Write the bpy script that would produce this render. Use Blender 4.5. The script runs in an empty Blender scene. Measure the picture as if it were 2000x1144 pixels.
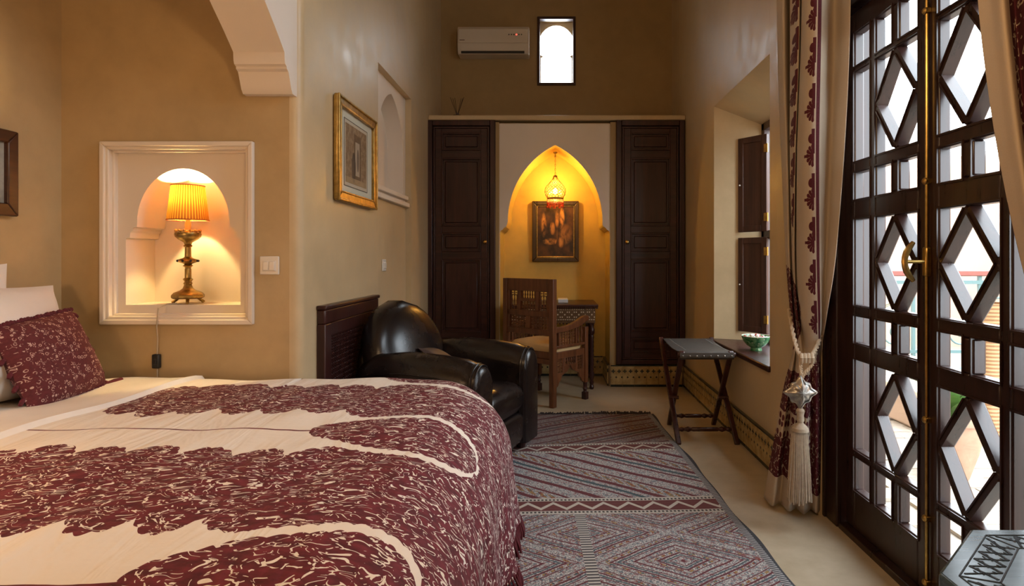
import bpy, bmesh, math, random
from mathutils import Vector, Matrix
random.seed(7)
PI = math.pi
SC = bpy.context.scene
COL = SC.collection
# ------------------------------------------------------------------ camera, world, big lights, exposure
cam_d = bpy.data.cameras.new('camera')
cam_d.sensor_width = 36.0
cam_d.lens = 21.6
cam_d.shift_x = -0.04
cam_d.shift_y = -0.0335
cam_d.clip_start = 0.05
cam = bpy.data.objects.new('camera', cam_d)
COL.objects.link(cam)
cam.location = (0, 0, 1.16)
cam.rotation_euler = (PI / 2, 0, 0)
SC.camera = cam
world = bpy.data.worlds.new('sky')
SC.world = world
world.use_nodes = True
bg = world.node_tree.nodes['Background']
bg.inputs[0].default_value = (0.82, 0.92, 1.0, 1)
bg.inputs[1].default_value = 9.0
SC.view_settings.view_transform = 'Standard'
SC.view_settings.look = 'None'
SC.view_settings.gamma = 1.0
SC.view_settings.use_curve_mapping = False
SC.view_settings.exposure = 0.48

def point_light(name, loc, watts, color, radius):
    l = bpy.data.lights.new(name, 'POINT')
    l.energy = watts; l.color = color; l.shadow_soft_size = radius
    o = bpy.data.objects.new(name, l); COL.objects.link(o); o.location = loc
    return o

def portal(name, loc, rot, sx, sy):
    l = bpy.data.lights.new(name, 'AREA')
    l.shape = 'RECTANGLE'; l.size = sx; l.size_y = sy
    l.cycles.is_portal = True
    o = bpy.data.objects.new(name, l); COL.objects.link(o)
    o.location = loc; o.rotation_euler = rot
portal('sky_portal_door', (1.44, 2.06, 1.25), (0, PI / 2, 0), 2.6, 1.3)
portal('sky_portal_window', (1.70, 3.95, 1.35), (0, PI / 2, 0), 1.6, 1.0)
portal('sky_portal_transom', (1.42, 2.07, 2.92), (0, PI / 2, 0), 1.12, 1.16)
# lamps of the room that stand or hang outside the frame (twin bedside lamp, ceiling lanterns)
point_light('twin_bedside_lamp_light', (-1.70, 1.02, 1.10), 11, (1.0, 0.64, 0.36), 0.09)
point_light('ceiling_lantern_light', (0.20, 0.5, 2.25), 32, (1.0, 0.64, 0.33), 0.14)

# ------------------------------------------------------------------ node helpers
class S:
    """a socket with arithmetic"""
    def __init__(s, nt, k): s.nt = nt; s.k = k
    def _m(s, op, b=None, c=None):
        n = s.nt.nodes.new('ShaderNodeMath'); n.operation = op
        s.nt.links.new(s.k, n.inputs[0])
        for i, q in ((1, b), (2, c)):
            if q is None: continue
            if isinstance(q, S): s.nt.links.new(q.k, n.inputs[i])
            else: n.inputs[i].default_value = q
        return S(s.nt, n.outputs[0])
    def __add__(s, o): return s._m('ADD', o)
    __radd__ = __add__
    def __sub__(s, o): return s._m('SUBTRACT', o)
    def __rsub__(s, o): return s._m('MULTIPLY', -1.0)._m('ADD', o)
    def __mul__(s, o): return s._m('MULTIPLY', o)
    __rmul__ = __mul__
    def __truediv__(s, o): return s._m('DIVIDE', o)
    def lt(s, o): return s._m('LESS_THAN', o)
    def gt(s, o): return s._m('GREATER_THAN', o)
    def abs(s): return s._m('ABSOLUTE')
    def fr(s): return s._m('FRACT')
    def floor(s): return s._m('FLOOR')
    def sin(s): return s._m('SINE')
    def sqrt(s): return s._m('SQRT')
    def pow(s, o): return s._m('POWER', o)
    def mn(s, o): return s._m('MINIMUM', o)
    def mx(s, o): return s._m('MAXIMUM', o)
    def c01(s): return s.mx(0.0).mn(1.0)
    def inv(s): return 1.0 - s
    def wrap(s, period): return ((s / period) - (s / period + 0.5).floor()) * period

class M:
    def __init__(s, name, color=(.5, .5, .5), rough=.5, metal=0.0, spec=0.5):
        s.m = bpy.data.materials.new(name); s.m.use_nodes = True
        s.nt = s.m.node_tree; s.b = s.nt.nodes['Principled BSDF']; s.out = s.nt.nodes['Material Output']
        s.b.inputs['Base Color'].default_value = (*color, 1)
        s.b.inputs['Roughness'].default_value = rough
        s.b.inputs['Metallic'].default_value = metal
        s.b.inputs['Specular IOR Level'].default_value = spec
    def node(s, t, **kw):
        n = s.nt.nodes.new(t)
        for k, v in kw.items(): setattr(n, k, v)
        return n
    def link(s, a, b): s.nt.links.new(a.k if isinstance(a, S) else a, b)
    def coord(s, kind='Object'):
        return s.node('ShaderNodeTexCoord').outputs[kind]
    def xyz(s, vec):
        n = s.node('ShaderNodeSeparateXYZ'); s.link(vec, n.inputs[0])
        return [S(s.nt, o) for o in n.outputs]
    def vec(s, x, y, z=0.0):
        n = s.node('ShaderNodeCombineXYZ')
        for i, q in enumerate((x, y, z)):
            if isinstance(q, S): s.link(q, n.inputs[i])
            else: n.inputs[i].default_value = q
        return n.outputs[0]
    def scale(s, vec, sc):
        n = s.node('ShaderNodeMapping'); s.link(vec, n.inputs[0]); n.inputs['Scale'].default_value = sc
        return n.outputs[0]
    def noise(s, vec, scale, detail=3.0, rough=.55, out=0, dist=0.0):
        n = s.node('ShaderNodeTexNoise'); s.link(vec, n.inputs['Vector'])
        n.inputs['Scale'].default_value = scale; n.inputs['Detail'].default_value = detail
        n.inputs['Roughness'].default_value = rough; n.inputs['Distortion'].default_value = dist
        return S(s.nt, n.outputs[out])
    def voro(s, vec, scale, feature='F1', out='Distance', rnd=1.0):
        n = s.node('ShaderNodeTexVoronoi', feature=feature); s.link(vec, n.inputs['Vector'])
        n.inputs['Scale'].default_value = scale; n.inputs['Randomness'].default_value = rnd
        return S(s.nt, n.outputs[out])
    def mix(s, f, a, b):
        n = s.node('ShaderNodeMix', data_type='RGBA')
        if isinstance(f, S): s.link(f, n.inputs[0])
        else: n.inputs[0].default_value = f
        for i, q in ((6, a), (7, b)):
            if isinstance(q, S): s.link(q, n.inputs[i])
            else: n.inputs[i].default_value = (*q, 1)
        return S(s.nt, n.outputs[2])
    def color(s, c): s.link(c, s.b.inputs['Base Color'])
    def rough(s, r): s.link(r, s.b.inputs['Roughness'])
    def bump(s, h, strength=.3, dist=.01):
        n = s.node('ShaderNodeBump'); n.inputs['Strength'].default_value = strength; n.inputs['Distance'].default_value = dist
        s.link(h, n.inputs['Height']); s.link(n.outputs[0], s.b.inputs['Normal'])
    def translucent(s, col, f):
        """cloth that lets some light through"""
        t = s.node('ShaderNodeBsdfTranslucent')
        if isinstance(col, S): s.link(col, t.inputs[0])
        else: t.inputs[0].default_value = (*col, 1)
        mx = s.node('ShaderNodeMixShader'); mx.inputs[0].default_value = f
        s.link(s.b.outputs[0], mx.inputs[1]); s.link(t.outputs[0], mx.inputs[2]); s.link(mx.outputs[0], s.out.inputs[0])

def plaster(name, c, var=.12, rough=.42, bump=.12):
    m = M(name, c, rough)
    p = m.node('ShaderNodeNewGeometry').outputs['Position']
    n1 = m.noise(p, 1.3, 5, .6); n2 = m.noise(p, 9, 4, .6)
    f = (n1 * .65 + n2 * .35 - .5) * 2.6 + .5
    a = tuple(x * (1 - var * 1.5) for x in c); b = tuple(min(1, x * (1 + var)) for x in c)
    m.color(m.mix(f.c01(), a, b))
    m.rough((n2 - .5) * .5 + rough)
    m.bump(n2 * .6 + m.noise(p, 60, 2) * .2, bump, .012)
    return m.m

def wood(name, dark, light, rough=.35, grain='Z', bump=.08):
    m = M(name, light, rough)
    sc = {'Z': (14, 14, 1.1), 'X': (1.1, 14, 14), 'Y': (14, 1.1, 14)}[grain]
    v = m.scale(m.coord('Object'), sc)
    n = m.noise(v, 2.2, 5, .65, dist=.6)
    m.color(m.mix(((n - .5) * 2.4 + .5).c01(), dark, light))
    m.rough((n - .5) * .2 + rough)
    m.bump(n, bump, .004)
    return m.m

def simple(name, c, rough=.5, metal=0.0, var=.0, vscale=20, bump=0.0, spec=.5):
    m = M(name, c, rough, metal, spec)
    if var or bump:
        n = m.noise(m.coord('Object'), vscale, 4, .6)
        if var: m.color(m.mix(((n - .5) * 2.5 + .5).c01(), tuple(x * (1 - var) for x in c), tuple(min(1, x * (1 + var)) for x in c)))
        if bump: m.bump(n, bump, .006)
    return m.m

def emitter(name, c, strength):
    m = M(name, c, .5)
    m.b.inputs['Emission Color'].default_value = (*c, 1); m.b.inputs['Emission Strength'].default_value = strength
    return m.m

def glass_mat(name, tint=(1, 1, 1), gloss=.07, rough=0.02):
    m = M(name)
    t = m.node('ShaderNodeBsdfTransparent'); t.inputs[0].default_value = (*tint, 1)
    g = m.node('ShaderNodeBsdfGlossy'); g.inputs['Roughness'].default_value = rough
    mx = m.node('ShaderNodeMixShader'); mx.inputs[0].default_value = gloss
    m.link(t.outputs[0], mx.inputs[1]); m.link(g.outputs[0], mx.inputs[2]); m.link(mx.outputs[0], m.out.inputs[0])
    return m.m

# ------------------------------------------------------------------ mesh builder
def frame_axes(d):
    d = Vector(d).normalized()
    up = Vector((0, 0, 1)) if abs(d.z) < .95 else Vector((0, 1, 0))
    a = d.cross(up).normalized(); b = a.cross(d).normalized()
    return d, a, b

class MB:
    def __init__(s): s.v = []; s.f = []; s.uv = None
    def add(s, vs, fs):
        k = len(s.v); s.v += [tuple(p) for p in vs]; s.f += [tuple(i + k for i in f) for f in fs]; return s
    def box(s, x0, x1, y0, y1, z0, z1):
        vs = [(x, y, z) for x in (x0, x1) for y in (y0, y1) for z in (z0, z1)]
        return s.add(vs, [(0, 1, 3, 2), (4, 6, 7, 5), (0, 4, 5, 1), (2, 3, 7, 6), (0, 2, 6, 4), (1, 5, 7, 3)])
    def hexa(s, a, b):
        """box from two quads (4 points each)"""
        return s.add(list(a) + list(b), [(3, 2, 1, 0), (4, 5, 6, 7)] + [(i, (i + 1) % 4, 4 + (i + 1) % 4, 4 + i) for i in range(4)])
    def bar(s, p0, p1, w, t, side=None):
        """bar p0->p1, width w along `side`, thickness t across"""
        p0 = Vector(p0); p1 = Vector(p1); d, a, b = frame_axes(p1 - p0)
        if side is not None:
            a = Vector(side); a = (a - d * a.dot(d)).normalized(); b = a.cross(d).normalized()
        q = lambda p: [p + a * w / 2 + b * t / 2, p - a * w / 2 + b * t / 2, p - a * w / 2 - b * t / 2, p + a * w / 2 - b * t / 2]
        return s.hexa(q(p0), q(p1))
    def prism(s, poly, axis, lo, hi):
        """poly in the two other axes (cyclic order y,z / x,z / x,y)"""
        def P(u, v, w): return {'x': (w, u, v), 'y': (u, w, v), 'z': (u, v, w)}[axis]
        n = len(poly)
        vs = [P(u, v, lo) for u, v in poly] + [P(u, v, hi) for u, v in poly]
        return s.add(vs, [tuple(range(n - 1, -1, -1)), tuple(range(n, 2 * n))] + [(i, (i + 1) % n, n + (i + 1) % n, n + i) for i in range(n)])
    def lathe(s, prof, base, axis=(0, 0, 1), n=16, cap=True):
        """prof = [(radius, distance along the axis)]"""
        base = Vector(base); d, a, b = frame_axes(axis)
        rings = [[base + d * h + (a * math.cos(2 * PI * i / n) + b * math.sin(2 * PI * i / n)) * max(r, 1e-4) for i in range(n)] for r, h in prof]
        return s.loft(rings, cap)
    def loft(s, rings, cap=True, closed=True):
        n = len(rings[0]); vs = [p for r in rings for p in r]; fs = []
        for k in range(len(rings) - 1):
            for i in range(n if closed else n - 1):
                j = (i + 1) % n
                fs.append((k * n + i, k * n + j, (k + 1) * n + j, (k + 1) * n + i))
        if cap and closed:
            fs.append(tuple(range(n - 1, -1, -1))); fs.append(tuple((len(rings) - 1) * n + i for i in range(n)))
        return s.add(vs, fs)
    def tube(s, pts, r, n=8, closed=False, cap=True):
        pts = [Vector(p) for p in pts]; L = len(pts); rings = []
        prev = None
        for i, p in enumerate(pts):
            if closed: d = pts[(i + 1) % L] - pts[i - 1]
            else: d = pts[min(i + 1, L - 1)] - pts[max(i - 1, 0)]
            d.normalize()
            if prev is None: _, a, b = frame_axes(d)
            else:
                a = prev - d * prev.dot(d)
                a = a.normalized() if a.length > 1e-6 else frame_axes(d)[1]
                b = a.cross(d)
            prev = a
            rr = r[i] if isinstance(r, (list, tuple)) else r
            rings.append([p + (a * math.cos(2 * PI * k / n) + b * math.sin(2 * PI * k / n)) * rr for k in range(n)])
        if closed: rings.append(rings[0])
        return s.loft(rings, cap and not closed)
    def ball(s, c, r, n=10, m=6, sq=(1, 1, 1)):
        rings = []
        for k in range(m + 1):
            th = PI * k / m
            rings.append([(c[0] + sq[0] * r * max(math.sin(th), 1e-3) * math.cos(2 * PI * i / n), c[1] + sq[1] * r * max(math.sin(th), 1e-3) * math.sin(2 * PI * i / n), c[2] - sq[2] * r * math.cos(th)) for i in range(n)])
        return s.loft(rings)
    def grid(s, P, nu, nv, flip=False):
        k = [[P(i / nu, j / nv) for j in range(nv + 1)] for i in range(nu + 1)]
        vs = [p for row in k for p in row]; w = nv + 1
        fs = [(i * w + j, (i + 1) * w + j, (i + 1) * w + j + 1, i * w + j + 1) for i in range(nu) for j in range(nv)]
        if flip: fs = [f[::-1] for f in fs]
        return s.add(vs, fs)
    def build(s, name, mat, parent=None, smooth=35, bevel=0, world=True, recalc=True, seg=2, solid=0, kind=None, sub=0):
        me = bpy.data.meshes.new(name)
        vs = s.v
        if parent is not None and world:
            inv = WM[parent.name].inverted(); vs = [inv @ Vector(p) for p in s.v]
        me.from_pydata([tuple(p) for p in vs], [], s.f)
        if recalc:
            bm = bmesh.new(); bm.from_mesh(me); bmesh.ops.recalc_face_normals(bm, faces=bm.faces); bm.to_mesh(me); bm.free()
        if s.uv:
            l = me.uv_layers.new(name='UVMap')
            for lp in me.loops: l.data[lp.index].uv = s.uv[lp.vertex_index]
        for p in me.polygons: p.use_smooth = smooth > 0
        if 0 < smooth < 180: me.set_sharp_from_angle(angle=math.radians(smooth))
        me.materials.append(mat)
        o = bpy.data.objects.new(name, me); COL.objects.link(o)
        if parent is not None:
            o.parent = parent; WM[o.name] = WM[parent.name]
        else: WM[o.name] = Matrix()
        if solid:
            md = o.modifiers.new('solid', 'SOLIDIFY'); md.thickness = solid; md.offset = 0
        if bevel:
            md = o.modifiers.new('bevel', 'BEVEL'); md.width = bevel; md.segments = seg; md.limit_method = 'ANGLE'; md.angle_limit = math.radians(40)
        if sub:
            md = o.modifiers.new('sub', 'SUBSURF'); md.levels = sub; md.render_levels = sub
        if kind: o['kind'] = kind
        return o
WM = {}

def thing(name, label, cat, loc=(0, 0, 0), rotz=0.0, group=None, kind=None):
    o = bpy.data.objects.new(name, None); COL.objects.link(o)
    o.location = loc; o.rotation_euler = (0, 0, rotz); o.empty_display_size = .1
    WM[o.name] = Matrix.Translation(loc) @ Matrix.Rotation(rotz, 4, 'Z')
    tag(o, label, cat, group, kind)
    return o
def tag(o, label=None, cat=None, group=None, kind=None):
    if label: o['label'] = label
    if cat: o['category'] = cat
    if group: o['group'] = group
    if kind: o['kind'] = kind
    return o
def struct(o, label, cat): return tag(o, label, cat, None, 'structure')

def holed(outer, hole, P, front, back, back_fill=False):
    """plate with a hole: front face at depth `front`, hole reveal running to `back`; P(u, v, depth) -> xyz"""
    bm = bmesh.new()
    def ring(pts, d):
        vs = [bm.verts.new(P(u, v, d)) for u, v in pts]
        return vs, [bm.edges.new((vs[i], vs[(i + 1) % len(vs)])) for i in range(len(vs))]
    vo, eo = ring(outer, front); vh, eh = ring(hole, front)
    bmesh.ops.triangle_fill(bm, use_beauty=True, edges=eo + eh)
    vb, eb = ring(hole, back); n = len(hole)
    for i in range(n): bm.faces.new((vh[i], vh[(i + 1) % n], vb[(i + 1) % n], vb[i]))
    if back_fill: bm.faces.new(vb)
    v2, e2 = ring(outer, back); n = len(outer)
    for i in range(n): bm.faces.new((vo[i], vo[(i + 1) % n], v2[(i + 1) % n], v2[i]))
    bm.verts.index_update()
    mb = MB(); mb.v = [tuple(v.co) for v in bm.verts]; mb.f = [tuple(v.index for v in f.verts) for f in bm.faces]
    bm.free()
    return mb

# ------------------------------------------------------------------ materials
P_MAIN = plaster('tadelakt_beige', (.56, .43, .255))
P_ALC = plaster('tadelakt_tan', (.47, .345, .185))
P_BACK = plaster('tadelakt_ochre_dimmed', (.36, .245, .105))  # yellower plaster, also darkened to stand for the little light up there
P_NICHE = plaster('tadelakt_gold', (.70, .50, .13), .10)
P_WHITE = plaster('white_plaster', (.74, .66, .57), .03, .55, .05)
P_CEIL = plaster('ceiling_plaster', (.55, .44, .30))
W_DARK = wood('dark_stained_wood', (.016, .005, .005), (.056, .015, .012), .33)
W_DARKX = wood('dark_stained_wood_across', (.016, .005, .005), (.056, .015, .012), .33, 'X')
W_DOOR = wood('door_wood', (.012, .005, .004), (.036, .014, .010), .30)
W_SHUT = wood('shutter_wood', (.030, .012, .008), (.085, .034, .020), .4)
W_CHAIR = wood('walnut_carved_wood', (.070, .022, .009), (.185, .066, .024), .35)
W_STAND = wood('mahogany', (.020, .006, .005), (.065, .016, .012), .3)
W_TABLE = wood('dark_wood_sky_reflection', (.022, .048, .070), (.055, .098, .135), .24, 'X', .05)  # dark wood; the blue is the sky's reflection put into its colour
W_INK = simple('carved_groove_dark', (.006, .007, .01), .6)
BRASS = simple('brass', (.50, .33, .10), .28, 1.0, .25, 30)
OLD_BRASS = simple('aged_brass', (.36, .25, .09), .33, 1.0, .35, 40, .1)
SILVER = simple('hammered_silver', (.36, .34, .31), .33, 1.0, .15, 60, .25)
IRON = simple('painted_iron', (.10, .17, .17), .5)
BLACK = simple('black_plastic', (.012, .012, .013), .4)
WHITE_PL = simple('white_plastic', (.72, .68, .62), .35)
TASSEL = simple('greige_tassel_cord', (.40, .33, .25), .8, 0, .15, 60)
CREAM = simple('cream_cord', (.58, .47, .34), .8, 0, .12, 60)
GLASS = glass_mat('window_glass')
PAPER_W = simple('white_paper', (.78, .77, .74), .7)
TERRA = simple('terracotta', (.42, .24, .16), .7, 0, .15, 12, .1)
LEAF = simple('green_leaf', (.10, .20, .05), .45, 0, .4, 8)
BURG_THREAD = simple('burgundy_thread', (.10, .010, .018), .85, 0, .3, 90)

def leather():
    m = M('black_leather', (.014, .010, .009), .3)
    p = m.coord('Object'); n = m.noise(p, 6, 4); v = m.voro(p, 160)
    m.color(m.mix(((n - .45) * 3).c01(), (.009, .006, .006), (.022, .013, .010)))
    m.rough((n - .5) * .12 + .27)
    m.bump(v * .25 + m.noise(p, 14, 3) * .5, .07, .006)
    return m.m
LEATHER = leather()

# ------------------------------------------------------------------ room shell
XL, XR, YB, YU, YN = -1.13, 1.20, 5.58, 6.20, 6.10
XA, YA, CEIL = -2.20, 2.75, 4.10
def floor_mat():
    m = M('polished_beige_screed', (.5, .42, .3), .4)
    p = m.node('ShaderNodeNewGeometry').outputs['Position']
    n1 = m.noise(p, 1.1, 5, .6); n2 = m.noise(p, 13, 4, .6)
    f = ((n1 * .6 + n2 * .4 - .5) * 3 + .5).c01()
    m.color(m.mix(f, (.37, .295, .19), (.56, .475, .35)))
    m.rough((n2 - .5) * .35 + .40)
    m.bump(n2, .06, .01)
    return m.m
fl = MB().box(-2.4, 1.235, -2.0, 6.4, -.12, 0).build('floor', floor_mat())
struct(fl, 'polished beige screed floor of the room', 'floor')
ce = MB().box(-1.4, 1.6, -2.0, 6.4, CEIL, CEIL + .1).box(-2.4, -1.13, .7, 2.9, 2.75, 2.85).build('ceiling', P_CEIL)
struct(ce, 'plain ochre plaster ceiling', 'ceiling')

# left wall with rounded outer corner and a shallow recess
def rounded_corner_plan(r=.05):
    pts = []
    for k in range(7):
        a = -PI / 2 + k * PI / 12
        pts.append((XL - r + r * math.cos(a), YA + r + r * math.sin(a)))
    return pts + [(XL, 3.97), (-1.18, 3.97)]
wl = MB().prism(rounded_corner_plan(), 'z', 0, CEIL)
wl.box(-1.60, XL, 3.97, 4.90, 2.43, CEIL).box(-1.60, -1.33, 3.97, 4.90, 0, 2.43).box(-1.33, -1.175, 3.97, 4.90, 0, 1.57)
wl.box(-1.60, XL, 4.90, 6.40, 0, CEIL).box(-1.60, XL, -2.0, .84, 0, CEIL)
struct(wl.build('wall_left', P_MAIN, smooth=25), 'beige polished plaster wall behind the leather armchair', 'wall')
def arch_pts(c, hw, spring, apex, n=14, pointed=0.0):
    """arch outline from right spring over the apex to left spring; pointed in 0..1"""
    pts = []
    for k in range(n + 1):
        t = k / n
        a = t * PI / 2
        x = hw * math.cos(a) ** (1 - .0 * pointed); z = math.sin(a)
        z = z * (1 - pointed) + (t ** .92) * pointed * (1.0)
        pts.append((c + x, spring + (apex - spring) * z))
    return pts + [(2 * c - u, v) for u, v in pts[-2::-1]]
# the white arched panel in that recess
hole = [(4.13, 1.66)] + [(4.83, 1.66)] + arch_pts(4.48, .35, 1.95, 2.36, 12, .35)
p = holed([(3.97, 1.57), (4.90, 1.57), (4.90, 2.43), (3.97, 2.43)], hole, lambda u, v, d: (d, u, v), -1.178, -1.30, True)
pan = p.build('trim_1', P_WHITE, smooth=30)
struct(pan, 'white arched blind niche set high in the left wall recess', 'niche')
MB().box(-1.30, -1.15, 3.98, 4.895, 1.62, 1.655).box(-1.30, -1.14, 3.98, 4.895, 1.565, 1.60).build('ledge', P_WHITE, pan, bevel=.006)

# bed alcove: back wall (with the lamp niche), left wall, near wall, arch
NX0, NX1, NZ0, NZ1 = -2.017, -1.336, .867, 1.682
wa = MB().box(XA - .2, NX0, YA, YA + .3, 0, 2.8).box(NX1, -1.18, YA, YA + .3, 0, 2.8).box(NX0, NX1, YA, YA + .3, 0, NZ0).box(NX0, NX1, YA, YA + .3, NZ1, 2.8)
struct(wa.build('wall_alcove', P_ALC, smooth=0), 'tan polished plaster back wall of the bed alcove holding the lamp niche', 'wall')
struct(MB().box(XA - .2, XA, .6, YA, 0, 2.8).build('wall_alcove_left', P_ALC, smooth=0), 'tan plaster wall at the bed head', 'wall')
struct(MB().box(XA - .2, XL, .64, .84, 0, 2.8).build('wall_alcove_near', P_ALC, smooth=0), 'near side wall of the bed alcove', 'wall')
half = [(2.80, 1.885), (2.715, 1.887), (2.700, 1.905), (2.688, 1.935), (2.672, 1.972), (2.656, 1.980), (2.654, 1.990), (2.640, 1.996), (2.634, 2.010), (2.632, 2.045), (2.600, 2.072), (2.547, 2.116), (2.448, 2.192), (2.30, 2.295), (2.12, 2.38), (1.95, 2.425), (1.82, 2.44)]
prof = half + [(3.64 - y, z) for y, z in half[-2::-1]]
prof = [(2.80, CEIL)] + prof + [(.84, CEIL)]
arch = MB().prism(prof, 'x', -1.37, -1.15).build('wall_arch', P_WHITE, smooth=25)
struct(arch, 'white plaster arch with stepped corbel over the bed alcove', 'arch')

# the white moulded niche
def frame_rect(x0, x1, z0, z1, w):  # four mitred strips as quads lists
    return [((x0, z0), (x1, z0), (x1 - w, z0 + w), (x0 + w, z0 + w)), ((x1, z0), (x1, z1), (x1 - w, z1 - w), (x1 - w, z0 + w)),
            ((x1, z1), (x0, z1), (x0 + w, z1 - w), (x1 - w, z1 - w)), ((x0, z1), (x0, z0), (x0 + w, z0 + w), (x0 + w, z1 - w))]
niche_hole = [(-1.936, .951), (-1.416, .951), (-1.416, 1.252), (-1.434, 1.255), (-1.436, 1.278), (-1.446, 1.288), (-1.448, 1.300), (-1.466, 1.304)] + \
    arch_pts(-1.676, .209, 1.325, 1.568, 14) + [(-1.886, 1.304), (-1.904, 1.300), (-1.906, 1.288), (-1.916, 1.278), (-1.918, 1.255), (-1.936, 1.252)]
nb = holed([(NX0, NZ0), (NX1, NZ0), (NX1, NZ1), (NX0, NZ1)], niche_hole, lambda u, v, d: (u, d, v), YA + .035, YA + .24, True)
niche = nb.build('trim_2', P_WHITE, smooth=30)
struct(niche, 'white plaster wall niche with stepped arch that holds the lit lamp', 'niche')
for (w0, w1, d0) in ((0, .022, -.022), (.018, .036, -.012), (.032, .046, .012)):
    for q in frame_rect(NX0 + w0, NX1 - w0, NZ0 + w0, NZ1 - w0, w1 - w0):
        mb = MB().prism(q, 'y', YA + d0, YA + .05)
        mb.build('moulding', P_WHITE, niche, bevel=.004)

# back wall group: wardrobe front wall, fascia shelf, niche, upper wall with little window
XW0, XW1, XW2, XW3 = -1.144, -.521, .572, 1.200
NL, NR = -.488, .522
wb = MB()
wb.box(XW1, NL, YB, YU, 0, 2.40).box(NR, XW2, YB, YU, 0, 2.40)      # strips beside the niche
wb.box(XL, XR, YU, YU + .3, 0, 2.46)
SX0, SX1, SZ0, SZ1 = -.158, .228, 2.905, 3.595
wb.box(XL - .2, SX0, YU, YU + .3, 2.46, CEIL).box(SX1, XR + .2, YU, YU + .3, 2.46, CEIL).box(SX0, SX1, YU, YU + .3, 2.46, SZ0).box(SX0, SX1, YU, YU + .3, SZ1, CEIL)
wb.box(XL, XW1, YB + .045, YU, 0, 2.42).box(XW2, XR, YB + .045, YU, 0, 2.42)   # solid cupboard bodies behind the doors
wb.box(NL, NR, YN, YU, 0, 2.42)
wb.box(NL, NR, YB + .10, YU, 2.28, 2.42)
struct(wb.build('wall_back', P_BACK, smooth=0), 'ochre plaster back wall above the wardrobes, its dimness painted in', 'wall')
shelf = MB().box(XL, XR, YB - .02, YU, 2.415, 2.46).build('trim_3', P_MAIN, bevel=.008)
struct(shelf, 'plaster ledge running above the two wardrobes', 'ledge')
# pointed arch niche
def pointed(c, hw, spring, apex, n=14):
    H = apex - spring; R = (H * H + hw * hw) / (2 * hw)     # two-centred
    pts = []
    a1 = math.asin(min(1, H / R))
    for k in range(n + 1):
        a = a1 * k / n
        pts.append((c + hw - R + R * math.cos(a), spring + R * math.sin(a)))
    return pts + [(2 * c - u, v) for u, v in pts[-2::-1]]
AC_ = .020; AHW = .432
corb_r = [(NR - .004, 1.395), (NR - .012, 1.415), (NR - .030, 1.425), (NR - .046, 1.445), (NR - .060, 1.450), (AC_ + AHW + .004, 1.462), (AC_ + AHW, 1.475)]
open_prof = [(NL + .004, -.03), (NR - .004, -.03)] + corb_r + pointed(AC_, AHW, 1.50, 2.195) + [(2 * AC_ - u - .006, v) for u, v in corb_r[::-1]]
np_ = holed([(NL, -.04), (NR, -.04), (NR, 2.39), (NL, 2.39)], open_prof, lambda u, v, d: (u, d, v), YB + .015, YB + .03)
struct(np_.build('trim_4', P_WHITE, smooth=30), 'white plaster panel with pointed arch around the desk niche', 'niche')
mb = MB(); n = len(open_prof)
mb.loft([[(u, d, v) for u, v in open_prof] for d in (YB + .03, YN)], cap=False)
mb.add([(u, YN - .001, v) for u, v in open_prof], [tuple(range(n))])
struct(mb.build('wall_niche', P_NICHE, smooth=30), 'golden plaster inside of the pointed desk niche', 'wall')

# little high window: dark frame, frosted pane, horseshoe opening in the outer wall
win2 = thing('window_2', 'small high window with dark frame and bright horseshoe arch behind frosted glass', 'window', (0.035, YU, 2.9), kind='structure')
w_ = .026
for q in frame_rect(SX0, SX1, SZ0, SZ1, w_):
    MB().prism(q, 'y', YU - .025, YU + .05).build('frame_bar', W_DARK, win2, bevel=.004)
fm = M('frosted_glass'); rf = fm.node('ShaderNodeBsdfRefraction'); rf.inputs['Roughness'].default_value = .22; rf.inputs['IOR'].default_value = 1.12
fm.link(rf.outputs[0], fm.out.inputs[0])
MB().add([(SX0 + w_, YU + .02, SZ0 + w_), (SX1 - w_, YU + .02, SZ0 + w_), (SX1 - w_, YU + .02, SZ1 - w_), (SX0 + w_, YU + .02, SZ1 - w_)], [(0, 1, 2, 3)]).build('glass_pane', fm.m, win2)
hs = [(-.125, 2.85), (.195, 2.85), (.195, 3.23), (.17, 3.245)]
for k in range(0, 19):
    a = -.36 + k * (PI + .72) / 18
    hs.append((.035 + .192 * math.cos(a), 3.345 + .205 * math.sin(a) * (1.0 if math.sin(a) < 0 else 1.08)))
hs += [(-.10, 3.245), (-.125, 3.23)]
hp = holed([(-.4, 2.7), (.5, 2.7), (.5, 3.9), (-.4, 3.9)], hs, lambda u, v, d: (u, d, v), YU + .16, YU + .32)
hp.build('horseshoe_opening', P_WHITE, win2, smooth=30)

# right wall: window recess and two door openings
RY0, RY1, RZ0, RZ1 = 3.40, 4.58, .535, 2.295
IY0, IY1, IZ1 = 3.52, 4.45, 2.13
XO = 1.51
DY0, DY1, DZ1 = 1.42, 2.72, 2.26
wr = MB()
wr.box(XR, XO, RY1, 6.4, 0, CEIL).box(XR, XO, RY0, RY1, 0, RZ0).box(XR, XO, RY0, RY1, RZ1, CEIL).box(XR, XO, 3.30, RY0, 0, CEIL).box(XR, 1.36, DY1 + .06, 3.30, 0, CEIL)
wr.hexa([(XR, RY1, RZ0), (XR, RY1, RZ1), (XO, RY1, RZ1), (XO, RY1, RZ0)], [(XR, RY1 - .001, RZ0), (XR, RY1 - .001, RZ1), (XO, IY1, IZ1), (XO, IY1, RZ0)])
wr.hexa([(XR, RY0, RZ0), (XR, RY0, RZ1), (XO, RY0, RZ1), (XO, RY0, RZ0)], [(XR, RY0 + .001, RZ0), (XR, RY0 + .001, RZ1), (XO, IY0, IZ1), (XO, IY0, RZ0)])
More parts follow.
